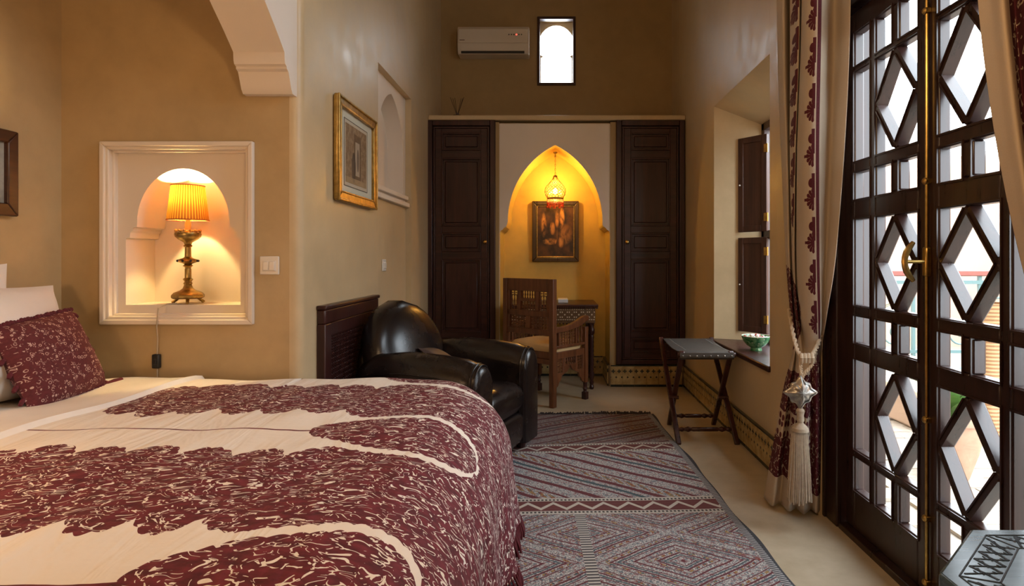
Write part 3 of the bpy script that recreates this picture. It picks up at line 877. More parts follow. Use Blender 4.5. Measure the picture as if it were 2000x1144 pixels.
rug = mb.build('rug', rug_mat(), smooth=180, recalc=False, solid=.010)
rug.rotation_euler = (0, 0, RUG_ROT); rug.location = (.137, 0.03, 0)
WM[rug.name] = Matrix.Translation(rug.location) @ Matrix.Rotation(RUG_ROT, 4, 'Z')
tag(rug, 'grey and red flatwoven rug with lozenges and zigzag bands on floor', 'rug')
fr = MB(); dk = simple('rug_fringe_wool', (.035, .026, .028), .95)
for k in range(230):
    x = -.84 + 1.64 * k / 229
    L = .022 + random.random() * .02 + (.025 if .40 < x < .62 and random.random() < .6 else 0)
    fr.tube([(x, 4.485, .008), (x + random.uniform(-.012, .012), 4.49 + L * .5, .014 + random.random() * .012), (x + random.uniform(-.02, .02), 4.49 + L, .008)], [.005, .006, .004], 5)
fr.build('fringe', dk, rug, world=False, kind='stuff')

# ------------------------------------------------------------------ leather armchair
ARM = thing('armchair', 'black leather club armchair with round back beyond the bed', 'armchair', (-.645, 3.56, 0), -.345)
def rr(cx, cz, hw, hh, n=20, e=2.6):
    """superellipse ring in the (second, third) axes"""
    out = []
    for k in range(n):
        a = 2 * PI * k / n; c, s_ = math.cos(a), math.sin(a)
        out.append((cx + hw * math.copysign(abs(c) ** (2 / e), c), cz + hh * math.copysign(abs(s_) ** (2 / e), s_)))
    return out
def arm(sy):
    yc = sy * .325
    rings = []
    for x, top, hw, f in ((-.31, .53, .060, 1), (-.28, .60, .085, 1), (-.2, .645, .098, 1), (.0, .668, .104, 1), (.2, .660, .106, 1), (.34, .645, .108, 1), (.410, .622, .108, 1), (.433, .605, .098, 1), (.439, .58, .075, 1)):
        z0 = .07; r = []
        # flat sides, rounded top
        n = 12; R = hw
        pts = [(yc - hw * .96, z0), (yc - hw * .98, z0 + .15), (yc - hw, top - R * 1.15)]
        for k in range(1, n):
            a = PI - PI * k / n
            pts.append((yc + hw * math.cos(a), top - R * 1.15 + R * 1.15 * math.sin(a)))
        pts += [(yc + hw, top - R * 1.15), (yc + hw * .98, z0 + .15), (yc + hw * .96, z0)]
        rings.append([(x, a, b) for a, b in pts])
    o = MB().loft(rings).build('armrest', LEATHER, ARM, world=False, smooth=50)
    # piping round the front roll
    hw, top = .108, .623; pts = [(.398, yc - hw * 1.0, .08), (.398, yc - hw * 1.02, .25)]
    for k in range(0, 13):
        a = PI - PI * k / 12
        pts.append((.400, yc + (hw + .002) * math.cos(a), top - hw * 1.15 + (hw * 1.15 + .002) * math.sin(a)))
    pts += [(.398, yc + hw * 1.02, .25), (.398, yc + hw, .08)]
    MB().tube(pts, .0065, 8).build('piping', LEATHER, o, world=False)
    MB().tube([(p[0] + .020, yc + (p[1] - yc) * .93, p[2] - .004) for p in pts], .0045, 8).build('piping', LEATHER, o, world=False)
    side = [(-.28, yc + sy * .092, .50)] + [(x, yc + sy * (.1075), t) for x, t in ((-.2, .55), (0, .568), (.2, .56), (.385, .53))]
    MB().tube(side, .004, 6).build('seam', LEATHER, o, world=False)
arm(1); arm(-1)
MB().box(-.40, .385, -.24, .24, .07, .27).build('seat_base', LEATHER, ARM, world=False, bevel=.03, seg=3)
rings = []
for x, z0, z1, hw in ((-.22, .30, .40, .215), (-.18, .265, .435, .225), (.0, .262, .455, .228), (.25, .262, .452, .228), (.37, .262, .440, .228), (.412, .272, .415, .224), (.424, .30, .385, .215)):
    rings.append([(x, y, z) for y, z in rr(0, (z0 + z1) / 2, hw, (z1 - z0) / 2, 24, 5)])
MB().loft(rings).build('seat_cushion', LEATHER, ARM, world=False, smooth=50)
rings = []
for x, z0, z1 in ((.36, .075, .255), (.405, .075, .262), (.420, .09, .252), (.424, .11, .235)):
    rings.append([(x, y, z) for y, z in rr(0, (z0 + z1) / 2, .226, (z1 - z0) / 2, 24, 6)])
MB().loft(rings).build('front_panel', LEATHER, ARM, world=False, smooth=50)
# round back: a leaning dome-topped pad on a barrel shell
rings = []
N = 26
for k in range(15):
    t = k / 14
    z = .36 + .55 * t
    hw = .365 * (1 - max(0, (t - .28) / .72) ** 2.5) ** .5 if t < 1 else .02
    hw = max(hw, .03)
    th = .135 * (1 - (abs(t - .38) / .66) ** 2.4) ** .5 if abs(t - .38) < .62 else .045
    xc = -.175 - .14 * t
    rings.append([(xc + a, b, z) for b, a in rr(0, 0, hw, th, N, 2.3)])
bk = MB().loft(rings).build('back_cushion', LEATHER, ARM, world=False, smooth=180)
rings = []
for z, hw, th, xc in ((.07, .30, .06, -.31), (.30, .33, .065, -.315), (.50, .335, .065, -.32), (.62, .31, .055, -.325), (.72, .27, .05, -.325), (.79, .20, .04, -.325), (.83, .12, .03, -.325), (.84, .05, .015, -.325)):
    rings.append([(xc + a, b, z) for b, a in rr(0, 0, hw, th, N, 3)])
MB().loft(rings).build('back_shell', LEATHER, ARM, world=False, smooth=180)
pp = []
for k in range(25):
    a = PI * k / 24 * 1.0
    pp.append((-.285 - .04 * math.sin(a), -.345 * math.cos(a), .47 + .40 * math.sin(a) ** .75))
MB().tube(pp, .006, 6).build('piping', simple('worn_piping', (.05, .04, .035), .35), bk, world=False)
for x in (-.27, .36):
    for y in (-.33, .33): MB().lathe([(.024, 0), (.03, .04), (.03, .075)], (x, y, .0), n=10).build('foot', W_DARK, ARM, world=False)
sc_ = place(pillow_mesh(.30, .26, .09), Matrix.Translation(WM[ARM.name] @ Vector((-.02, .06, .545))) @ Matrix.Rotation(-.355, 4, 'Z') @ Matrix.Rotation(-.95, 4, 'Y') @ Matrix.Rotation(PI / 2 + .25, 4, 'Z')).build('cushion', simple('brown_leather', (.050, .030, .026), .5), smooth=180)
tag(sc_, 'small dark brown cushion lying in the black armchair', 'cushion')

# ------------------------------------------------------------------ carved wooden panel on the left wall
def lattice(mb, o, U, V, w, h, nx, ny, r):
    """turned-wood screen: crossing thin bars with beads, o = corner, U/V unit vectors"""
    o = Vector(o); U = Vector(U); V = Vector(V); Nn = U.cross(V)
    for i in range(nx + 1):
        a = o + U * (w * i / nx); mb.bar(a, a + V * h, r * 1.2, r * 1.2, U)
    for j in range(ny + 1):
        a = o + V * (h * j / ny); mb.bar(a, a + U * w, r * 1.2, r * 1.2, V)
    for i in range(nx):
        for j in range(ny):
            c = o + U * (w * (i + .5) / nx) + V * (h * (j + .5) / ny)
            hw, hh = w / nx * .5, h / ny * .5
            mb.add([c - U * hw * .42, c - V * hh * .42, c + U * hw * .42, c + V * hh * .42, c + Nn * r, c - Nn * r], [(0, 1, 4), (1, 2, 4), (2, 3, 4), (3, 0, 4), (1, 0, 5), (2, 1, 5), (3, 2, 5), (0, 3, 5)])
            mb.bar(c - U * hw, c + U * hw, r * .7, r * .7, V)
rad = thing('radiator_cover', 'dark carved lattice panel on the wall behind the armchair', 'panel', (XL, 3.385, 0))
y0, y1, zt = 2.935, 3.835, .935
MB().box(XL, XL + .042, y0, y0 + .085, .0, zt - .09).build('stile', W_DARK, rad, bevel=.005)
MB().box(XL, XL + .042, y1 - .085, y1, .0, zt - .09).build('stile', W_DARK, rad, bevel=.005)
MB().box(XL, XL + .042, y0, y1, zt - .09, zt - .02).build('top_rail', W_DARK, rad, bevel=.008)
MB().box(XL, XL + .050, y0 - .006, y1 + .006, zt - .02, zt).build('cap_moulding', W_DARK, rad, bevel=.006)
MB().box(XL, XL + .036, y0 + .085, y1 - .085, zt - .155, zt - .09).build('frieze', W_DARK, rad, bevel=.004)
MB().box(XL, XL + .042, y0 + .085, y1 - .085, 0, .10).build('bottom_rail', W_DARK, rad, bevel=.005)
MB().box(XL, XL + .008, y0 + .085, y1 - .085, .10, zt - .155).build('backing', W_INK, rad)
lm = MB(); lattice(lm, (XL + .028, y0 + .085, .10), (0, 1, 0), (0, 0, 1), y1 - y0 - .17, zt - .255, 30, 26, .006)
lm.build('lattice', W_DARK, rad, smooth=0, kind='stuff')

# ------------------------------------------------------------------ carved desk chair
a0 = Vector((.016, 4.77, 0)); fd = Vector((.256, .29, 0)).normalized(); ang = math.atan2(fd.y, fd.x)
CHW, CHD = .56, .40
# local: +x = facing direction, y from right rear post (0) to left (+)
ch = thing('desk_chair', 'carved walnut armchair with spindle back and cream seat before the desk', 'chair', (a0.x, a0.y, 0), ang)
def spindle(mb, p0, p1, r):
    p0 = Vector(p0); d = Vector(p1) - p0; L = d.length
    mb.lathe([(r * .55, 0), (r, L * .10), (r * .5, L * .18), (r * .75, L * .34), (r * 1.1, L * .5), (r * .75, L * .66), (r * .5, L * .82), (r, L * .9), (r * .55, L)], p0, d, 7)
W_ = CHW
for y in (0.0, W_ - .045): MB().box(-.022, .022, y, y + .045, 0, 1.0 if y == 0 else 1.0).build('rear_post', W_CHAIR, ch, world=False, bevel=.004)
iy0, iy1 = .045, W_ - .045
back = MB()
back.box(-.014, .014, iy0, iy1, .900, 1.0).box(-.014, .014, iy0, iy1, .555, .600).box(-.014, .014, iy0, iy1, .700, .745)
back.box(-.014, .014, iy0, iy0 + .03, .60, .90).box(-.014, .014, iy1 - .03, iy1, .60, .90)
back.box(-.014, .014, iy0 + .115, iy0 + .155, .745, .90).box(-.014, .014, iy1 - .155, iy1 - .115, .745, .90).box(-.014, .014, W_ / 2 - .025, W_ / 2 + .025, .60, .70)
back.box(-.014, .014, iy0 + .155, iy1 - .155, .818, .842)
bo = back.build('back_frame', W_CHAIR, ch, world=False, bevel=.003)
s1 = MB()
for k in range(6):
    y = iy0 + .155 + (iy1 - iy0 - .31) * (k + .5) / 6; spindle(s1, (0, y, .842), (0, y, .90), .0075)
for b in (iy0 + .03, iy1 - .115):
    for k in range(3):
        y = b + .085 * (k + .5) / 3; spindle(s1, (0, y, .775), (0, y, .865), .0065)
    lattice(s1, (0, b, .865), (0, 1, 0), (0, 0, 1), .085, .035, 2, 1, .005); lattice(s1, (0, b, .745), (0, 1, 0), (0, 0, 1), .085, .03, 2, 1, .005)
lattice(s1, (0, iy0 + .155, .745), (0, 1, 0), (0, 0, 1), iy1 - iy0 - .31, .073, 5, 3, .006)
for b in (iy0 + .03, W_ / 2 + .025): lattice(s1, (0, b, .60), (0, 1, 0), (0, 0, 1), W_ / 2 - .1, .10, 6, 4, .0065)
s1.build('spindle_screens', W_CHAIR, bo, world=False, smooth=40, kind='stuff')
SEATC = simple('cream_seat_cloth', (.62, .44, .22), .7, 0, .06, 12)
rings = []
for z, g in ((.425, .0), (.44, .004), (.465, .003), (.485, -.02), (.497, -.07), (.502, -.14)):
    rings.append([(x, y, z) for x, y in rr(CHD / 2, W_ / 2, CHD / 2 + g - .012, W_ / 2 + g - .03, 28, 7)])
MB().loft(rings).build('seat', SEATC, ch, world=False, smooth=60)
MB().box(.0, CHD, .012, W_ - .012, .37, .425).build('seat_rail', W_CHAIR, ch, world=False, bevel=.004)
for y in (0.0, W_ - .04):
    sg = 1 if y == 0 else -1
    fp = MB().box(CHD - .02, CHD + .02, y, y + .04, .14, .60).build('front_post', W_CHAIR, ch, world=False, bevel=.004)
    MB().lathe([(.012, 0), (.016, .004), (.022, .012), (.022, .06), (.015, .065), (.014, .075), (.021, .085), (.014, .1), (.018, .14)], (CHD, y + .02, 0), n=12).box(CHD - .021, CHD + .021, y - .001, y + .041, .0, .062).build('turned_foot', W_DARK, fp, world=False, bevel=.003)
    pr = [(-.0, .625), (.10, .622), (.20, .634), (.30, .662), (.37, .690), (.41, .694), (.436, .680), (.440, .662), (.425, .648), (.40, .640), (.30, .604), (.15, .580), (0, .575)]
    arm_ = MB().prism([(a, b) for a, b in pr], 'y', y + .002, y + .038).build('arm_rail', W_CHAIR, ch, world=False, bevel=.006)
    # side screen above the seat
    sc2 = MB().box(.055, .075, y + .008, y + .032, .46, .585).box(.265, .285, y + .008, y + .032, .46, .605).box(.02, CHD - .02, y + .006, y + .034, .455, .475)
    so = sc2.build('side_frame', W_CHAIR, ch, world=False, bevel=.002)
    sm = MB(); lattice(sm, (.075, y + .02, .475), (1, 0, 0), (0, 0, 1), .19, .115, 6, 5, .006)
    for k in range(2): spindle(sm, (.31 + .04 * k, y + .02, .475), (.31 + .04 * k, y + .02, .615 + .02 * k), .011)
    sm.build('side_screen', W_CHAIR, so, world=False, smooth=40, kind='stuff')
    # apron: frame, spindles and scalloped brackets
    ap = MB().prism([(.02, .375), (.02, .145), (.05, .16), (.065, .19), (.085, .205), (.095, .235), (.13, .25), (.165, .262), (.185, .285), (.20, .31), (.215, .285), (.235, .262), (.27, .25), (.305, .235), (.315, .205), (.335, .19), (.35, .16), (.38, .145), (.38, .375), (.355, .375), (.355, .26), (.29, .26), (.29, .30), (.285, .375), (.265, .375), (.265, .318), (.135, .318), (.135, .375), (.115, .375), (.11, .26), (.045, .26), (.045, .375)], 'y', y + .010, y + .030)
    ao = ap.build('apron_bracket', W_CHAIR, ch, world=False, bevel=.002)
    sm = MB()
    for k in range(5): spindle(sm, (.145 + .026 * k, y + .02, .318), (.145 + .026 * k, y + .02, .375), .009)
    for b in (.047, .288): lattice(sm, (b, y + .02, .26), (1, 0, 0), (0, 0, 1), .062, .112, 2, 5, .006)
    sm.build('apron_screen', W_CHAIR, ao, world=False, smooth=40, kind='stuff')
fb = MB().box(CHD - .012, CHD + .012, .04, W_ - .04, .30, .37).build('front_apron', W_CHAIR, ch, world=False, bevel=.003)
MB().box(-.012, .012, .045, W_ - .045, .33, .37).build('rear_apron', W_CHAIR, ch, world=False, bevel=.003)

# ------------------------------------------------------------------ inlaid desk in the niche
def inlay_mat():
    m = M('inlaid_walnut', (.1, .05, .02), .35)
    x, y, z = m.xyz(m.coord('Object'))
    h = x + y
    per = .062
    a = h.wrap(per).abs(); b = (z - .665).abs()
    star = (a + b).lt(.008) + (a - .022).abs().lt(.004) * (b - .022).abs().lt(.006) + (b - .045).abs().lt(.003) * h.wrap(.02).abs().lt(.006)
    arab = (m.noise(m.vec(h, z), 70, 2) - .5).abs().lt(.02)
    n = m.noise(m.coord('Object'), 30, 3)
    c = m.mix(n, (.055, .026, .013), (.13, .07, .03))
    c = m.mix(arab * .6, c, (.22, .14, .06))
    m.color(m.mix(star.c01(), c, (.62, .55, .42)))
    return m.m
INLAY = inlay_mat()
dx0, dx1, dy0, dy1 = -.40, .375, 5.44, 6.03
dk_ = thing('desk', 'small dark desk with pale inlay standing in the lit niche', 'desk', ((dx0 + dx1) / 2, (dy0 + dy1) / 2, 0))
MB().box(dx0 - .025, dx1 + .025, dy0 - .025, dy1 + .025, .735, .755).build('top', W_DARKX, dk_, bevel=.004)
dn = MB()
for k in range(40):
    x = dx0 - .02 + (dx1 - dx0 + .04) * (k + .5) / 40; dn.box(x - .005, x + .005, dy0 - .022, dy0 - .008, .717, .736)
for k in range(30):
    y = dy0 - .02 + (dy1 - dy0 + .04) * (k + .5) / 30; dn.box(dx1 + .008, dx1 + .022, y - .005, y + .005, .717, .736)
dn.build('dentil_moulding', W_DARK, dk_, smooth=0, kind='stuff')
MB().box(dx0, dx1, dy0, dy1, .590, .735).build('apron', INLAY, dk_, bevel=.003)
MB().box(dx0 + .09, dx1 - .09, dy0 - .008, dy0 + .01, .612, .715).build('drawer', INLAY, dk_, bevel=.003)
dn = MB()
for k in range(26):
    x = dx0 + (dx1 - dx0) * (k + .5) / 26; dn.prism([(x - .011, .592), (x + .011, .592), (x, .572)], 'y', dy0 + .002, dy0 + .012)
dn.build('scalloped_edge', W_DARK, dk_, smooth=0, kind='stuff')
for x in (dx0 + .03, dx1 - .03):
    for y in (dy0 + .03, dy1 - .03):
        pf = [(.016, 0), (.022, .02), (.014, .04), (.020, .06), (.014, .08), (.022, .11), (.024, .14), (.016, .16)] + [((.017 if k % 2 else .0205), .18 + .02 * k) for k in range(15)] + [(.016, .48), (.026, .50), (.026, .53), (.018, .55), (.024, .592)]
        MB().lathe(pf, (x, y, 0), n=12).build('leg', W_DARK, dk_)
bk_ = MB().box(.045, .135, 5.60, 5.74, .757, .793).build('cover', PAPER_W, None, bevel=.003)
bk_.name = 'book'; WM['book'] = Matrix()
tag(bk_, 'white closed book lying on the inlaid desk', 'book')
MB().box(.049, .136, 5.596, 5.742, .762, .788).build('pages', simple('book_pages', (.60, .66, .72), .8), bk_)

# ------------------------------------------------------------------ folding luggage stand
st = thing('luggage_stand', 'folding wooden luggage stand with black straps beside the window sill', 'stand', (.97, 4.1, 0))
LX0, LX1 = .785, 1.150
for x in (LX0, LX1):
    sg = 1 if x == LX0 else -1
    MB().bar((x, 3.83, .0), (x, 4.47, .585), .032, .024, (1, 0, 0)).build('leg', W_STAND, st, bevel=.006)
    xi = x + sg * .028
    MB().bar((xi, 4.30, .0), (xi, 3.865, .575), .032, .024, (1, 0, 0)).build('leg', W_STAND, st, bevel=.006)
    MB().lathe([(.012, 0), (.012, .066)], (x - sg * .016, 4.085, .238), (sg, 0, 0), 10).build('pivot', W_STAND, st)
for y, z, x0, x1 in ((4.45, .560, LX0 - .01, LX1 + .01), (3.875, .552, LX0 + .0, LX1 - .0)):
    MB().tube([(x0, y, z), (x1, y, z)], .016, 10).build('top_bar', W_STAND, st)
for y, z, a, b in ((3.91, .075, LX0, LX1), (4.245, .075, LX0 + .028, LX1 - .028)):
    L = b - a
    pf = [(.008, 0), (.010, .02), (.016, .035), (.009, .05), (.012, .06), (.018, .075), (.010, .095), (.014, .105), (.014, L - .105), (.010, L - .095), (.018, L - .075), (.012, L - .06), (.009, L - .05), (.016, L - .035), (.010, L - .02), (.008, L)]
    MB().lathe(pf, (a, y, z), (1, 0, 0), 12).build('stretcher', W_STAND, st)
STRAP = simple('black_leather_strap', (.055, .050, .045), .45, 0, .25, 25, .1)
cv = MB().loft([[(x, y, z + dz) for x, y, z in ((LX0 + .012, yy, zz), (LX1 - .012, yy, zz))] + [(x, y, z + dz - .006) for x, y, z in ((LX1 - .012, yy, zz), (LX0 + .012, yy, zz))] for yy, zz, dz in ((4.468, .553, 0), (4.462, .580, 0), (4.44, .584, 0), (4.3, .575, -.004), (4.1, .570, -.006), (3.95, .572, -.003), (3.885, .576, 0), (3.858, .568, 0), (3.853, .545, 0), (3.865, .532, 0))])
seat_ = cv.build('seat_webbing', STRAP, st, smooth=30)
for x in (LX0 + .055, LX1 - .055):
    m = MB()
    for k in range(36): m.ball((x, 3.90 + .53 * k / 35, .5775 + .004 * abs(k / 17.5 - 1)), .0028, 5, 3)
    m.build('stitching', simple('strap_thread', (.16, .15, .14), .7), seat_, kind='stuff')
m = MB()
for k in range(8): m.ball((LX0 + .03 + (LX1 - LX0 - .06) * k / 7, 3.850, .550), .005, 8, 5)
m.build('studs', SILVER, seat_, kind='stuff')

# ------------------------------------------------------------------ bowl with petals on the sill
def bowl_mat():
    m = M('green_glazed_ceramic', (.1, .3, .15), .12)
    n = m.noise(m.coord('Object'), 35, 4); n2 = m.voro(m.coord('Object'), 45)
    c = m.mix(((n - .5) * 4 + .5).c01(), (.020, .13, .055), (.16, .38, .18))
    m.color(m.mix(n2.lt(.22), c, (.42, .52, .34))); m.bump(n, .2, .003)
    return m.m
bx, by, bz = 1.315, 3.98, .566
bw = thing('bowl', 'green glazed bowl on the wooden window sill', 'bowl', (bx, by, bz))
MB().lathe([(.036, 0), (.038, .004), (.033, .018), (.058, .034), (.080, .062), (.092, .094), (.088, .095), (.074, .060), (.05, .036), (.01, .028), (.0005, .028)], (bx, by, bz), n=28, cap=False).build('body', bowl_mat(), bw, smooth=60)
RIMW = simple('bowl_rim_glaze', (.62, .66, .52), .2)
MB().tube([(bx + .090 * math.cos(2 * PI * k / 28), by + .090 * math.sin(2 * PI * k / 28), bz + .095) for k in range(28)], .0028, 6, closed=True).build('rim', RIMW, bw)
CANDY_W = simple('white_sweet', (.72, .66, .58), .4); CANDY_R = simple('red_sweet', (.36, .025, .025), .4)
random.seed(11)
proto = {}
for k in range(22):
    ring_ = 0 if k < 6 else 1
    a = k * 2.4; r = (.02 if k < 6 else .055) + random.uniform(-.012, .012)
    red = k % 3 == 0
    c = (bx + r * math.cos(a), by + r * math.sin(a), bz + .078 + .012 * (k < 6) + random.uniform(0, .008))
    s_ = MB().lathe([(.002, -.011), (.010, -.007), (.013, 0), (.010, .007), (.002, .011)], c, (random.uniform(-1, 1), random.uniform(-1, 1), .8), 8).build('sweet', CANDY_R if red else CANDY_W, None, smooth=60)
    tag(s_, ('red' if red else 'white') + ' sweet ' + ('heaped in the middle of the green bowl' if k < 6 else 'lying near the rim of the green bowl'), 'sweet', 'sweets in the green bowl')

# ------------------------------------------------------------------ octagonal carved table
tb = thing('octagonal_table', 'low octagonal table with carved dark top, sky reflection in its colour, before the glazed door', 'table', (.902, .885, 0))
tcx, tcy, ta = .902, .885, .276
R8 = ta / math.cos(PI / 8)
def octo(r): return [(tcx + r * math.cos(PI / 8 + k * PI / 4), tcy + r * math.sin(PI / 8 + k * PI / 4)) for k in range(8)]
MB().prism(octo(R8), 'z', .622, .650).build('top', W_TABLE, tb, bevel=.006)
gr = MB()
def groove(p, q, w=.0022, z=.6502): gr.bar((p[0], p[1], z), (q[0], q[1], z), w, .0014, (-(q[1] - p[1]), q[0] - p[0], 0))
for rad_ in (R8 * .90, R8 * .715, R8 * .60):
    o8 = octo(rad_)
    for k in range(8): groove(o8[k], o8[(k + 1) % 8], .0024 if rad_ > R8 * .65 else .003)
for k in range(8):
    A, B = octo(R8 * .885)[k], octo(R8 * .885)[(k + 1) % 8]; Ai, Bi = octo(R8 * .73)[k], octo(R8 * .73)[(k + 1) % 8]
    P = lambda s_, t_: (A[0] * (1 - s_) * (1 - t_) + B[0] * s_ * (1 - t_) + Ai[0] * (1 - s_) * t_ + Bi[0] * s_ * t_, A[1] * (1 - s_) * (1 - t_) + B[1] * s_ * (1 - t_) + Ai[1] * (1 - s_) * t_ + Bi[1] * s_ * t_)
    nseg = 5
    groove(octo(R8 * .9)[k], octo(R8 * .715)[k], .003)
    for j in range(nseg):
        s0, s1 = .06 + .88 * j / nseg, .06 + .88 * (j + 1) / nseg; sm_ = (s0 + s1) / 2
        groove(P(s0, 0), P(s1, 1), .0046); groove(P(s1, 0), P(s0, 1), .0030)
        for t_ in (.3, .5, .7): groove(P(sm_ - .012, t_ - .1), P(sm_ + .035, t_ + .05), .0026)
        for t_ in (.25, .75): groove(P(s0 + .01, t_), P(s0 + .05, t_ + .1), .0034)
gr.build('carved_border', W_INK, tb, smooth=0, kind='stuff')
o8 = octo(R8 * .86)
for k in range(8):
    p, q = Vector((*o8[k], 0)), Vector((*o8[(k + 1) % 8], 0)); d = q - p; L = d.length; d.normalize(); nn = Vector((d.y, -d.x, 0))
    out = [(0, .0), (.035, .0), (.035, .30)] + [(L / 2 - (L / 2 - .035) * math.cos(PI * i / 8), .30 + .14 * math.sin(PI * i / 8)) for i in range(1, 8)] + [(L - .035, .30), (L - .035, 0), (L, 0), (L, .622), (0, .622)]
    vs = [p + d * a + Vector((0, 0, b)) for a, b in out]; n = len(vs)
    mb = MB(); mb.add([v for v in vs] + [v - nn * -.014 for v in vs], [tuple(range(n)), tuple(range(2 * n - 1, n - 1, -1))] + [(i, (i + 1) % n, n + (i + 1) % n, n + i) for i in range(n)])
    mb.build('side_panel', W_TABLE, tb, smooth=0)

# ------------------------------------------------------------------ lamp in the niche
lx, ly, lz = -1.700, 2.862, .951
lamp = thing('table_lamp', 'ornate brass candlestick lamp with pleated orange shade, lit in the white niche', 'lamp', (lx, ly, lz))
base = MB().lathe([(.030, .022), (.062, .024), (.070, .030), (.070, .040), (.060, .052), (.034, .062), (.022, .072), (.016, .088), (.020, .094), (.016, .1)], (lx, ly, lz), n=8).build('base', OLD_BRASS, lamp, smooth=30)
for k in range(3):
    a = -PI / 2 + k * 2 * PI / 3 + .5
    c, s_ = math.cos(a), math.sin(a)
    MB().tube([(lx + .045 * c, ly + .045 * s_, lz + .028), (lx + .060 * c, ly + .060 * s_, lz + .014), (lx + .075 * c, ly + .075 * s_, lz + .006)], [.008, .007, .006], 8).ball((lx + .068 * c, ly + .068 * s_, lz + .007), .007).build('foot', OLD_BRASS, base)
pf = [(.014, .1), (.018, .108), (.022, .113), (.014, .12), (.014, .16), (.012, .165), (.014, .17), (.022, .176), (.014, .182), (.020, .186), (.040, .194), (.044, .199), (.040, .205), (.020, .212), (.014, .218), (.013, .262), (.020, .268), (.014, .275), (.018, .285), (.040, .298), (.053, .310), (.056, .322), (.054, .330), (.04, .330), (.016, .332), (.014, .336)]
MB().lathe(pf, (lx, ly, lz), n=20).build('stem', OLD_BRASS, lamp, smooth=40)
g = MB()
for k in range(14):
    a = 2 * PI * k / 14; g.lathe([(.002, 0), (.003, .006), (.0045, .011), (.001, .016)], (lx + .052 * math.cos(a), ly + .052 * math.sin(a), lz + .330), n=6)
g.tube([(lx + .052 * math.cos(2 * PI * k / 24), ly + .052 * math.sin(2 * PI * k / 24), lz + .338) for k in range(24)], .002, 5, closed=True)
g.build('gallery', OLD_BRASS, lamp, kind='stuff')
g = MB()
for k in range(8): a = 2 * PI * k / 8; g.ball((lx + .043 * math.cos(a), ly + .043 * math.sin(a), lz + .199), .006, 8, 5)
g.build('studs', W_INK, lamp, kind='stuff')
MB().lathe([(.013, .334), (.013, .375), (.010, .38), (.010, .41), (.013, .415), (.013, .44)], (lx, ly, lz), n=14).build('candle_tube', simple('candle_sleeve', (.5, .36, .15), .4), lamp)
SHM = M('pleated_orange_shade', (.62, .24, .05), .8)
a_, b_, c_ = SHM.xyz(SHM.coord('UV')); pl_ = ((a_ * 2 * PI * 44).sin() * .5 + .5)
shc = SHM.mix(pl_, (.40, .10, .006), (.85, .40, .045)); SHM.color(shc); SHM.translucent(shc, .045)
def shade(r0, r1, z0, z1, n=176):
    mb = MB(); mb.uv = []
    vs = []; 
    for j in range(5):
        t = j / 4
        for k in range(n + 1):
            a = 2 * PI * k / n; r = (r0 * (1 - t) + r1 * t) + .0014 * math.cos(a * 44); vs.append((lx + r * math.cos(a), ly + r * math.sin(a), lz + z0 + (z1 - z0) * t)); mb.uv.append((k / n, t))
    w = n + 1; mb.v = vs; mb.f = [(j * w + k, j * w + k + 1, (j + 1) * w + k + 1, (j + 1) * w + k) for j in range(4) for k in range(n)]
    return mb
sh = shade(.086, .068, .388, .548).build('shade', SHM.m, lamp, smooth=180, recalc=False)
TRIM = simple('shade_trim', (.25, .05, .02), .7)
for r, z in ((.087, .388), (.069, .548)): MB().tube([(lx + r * math.cos(2 * PI * k / 40), ly + r * math.sin(2 * PI * k / 40), lz + z) for k in range(40)], .0028, 6, closed=True).build('trim', TRIM, sh)
MB().ball((lx, ly, lz + .475), .026, 12, 8, (1, 1, 1.3)).build('bulb', emitter('warm_bulb', (1.0, .62, .25), 9), lamp)
point_light('niche_lamp_light', (lx, ly, lz + .50), 56, (1.0, .69, .27), .025)
crd = [(lx - .02, ly - .05, lz + .006), (lx - .045, YA + .03, lz + .004), (lx - .05, YA - .026, lz - .01), (lx - .055, YA - .030, lz - .09), (lx - .062, YA - .012, lz - .15), (lx - .066, YA - .010, lz - .22), (lx - .064, YA - .010, lz - .40), (lx - .06, YA - .012, .62)]
cb = MB().tube(crd, .0028, 6).build('cord', simple('clear_cord', (.42, .34, .24), .4), lamp)
MB().box(lx - .082, lx - .050, YA - .024, YA - .002, .672, .735).build('switch_box', BLACK, cb, bevel=.005)
MB().box(lx - .073, lx - .059, YA - .028, YA - .022, .69, .715).build('rocker', BLACK, cb, bevel=.002)

def wall_switch(loc, nx, label, rockers=2):
    """square plate: nx = outward normal axis ('-y' or '+x')"""
    t = thing('light_switch', label, 'light switch', loc)
    def B(u0, u1, d0, d1, z0, z1):
        if nx == '-y': return MB().box(loc[0] + u0, loc[0] + u1, loc[1] - d1, loc[1] - d0, loc[2] + z0, loc[2] + z1)
        return MB().box(loc[0] + d0, loc[0] + d1, loc[1] + u0, loc[1] + u1, loc[2] + z0, loc[2] + z1)
    B(-.043, .043, 0, .009, -.041, .041).build('plate', WHITE_PL, t, bevel=.004)
    B(-.030, .030, .007, .012, -.026, .022).build('inner_frame', WHITE_PL, t, bevel=.002)
    w = .054 / rockers
    for k in range(rockers): B(-.027 + k * w + .001, -.027 + (k + 1) * w - .001, .010, .016, -.023, .018).build('rocker', WHITE_PL, t, bevel=.003)
    return t
wall_switch((-1.266, YA, 1.130), '-y', 'white double light switch on the tan wall right of the lamp niche')
wall_switch((-1.175, 4.255, 1.115), '+x', 'white light switch in the left recess near the wardrobe', 1)

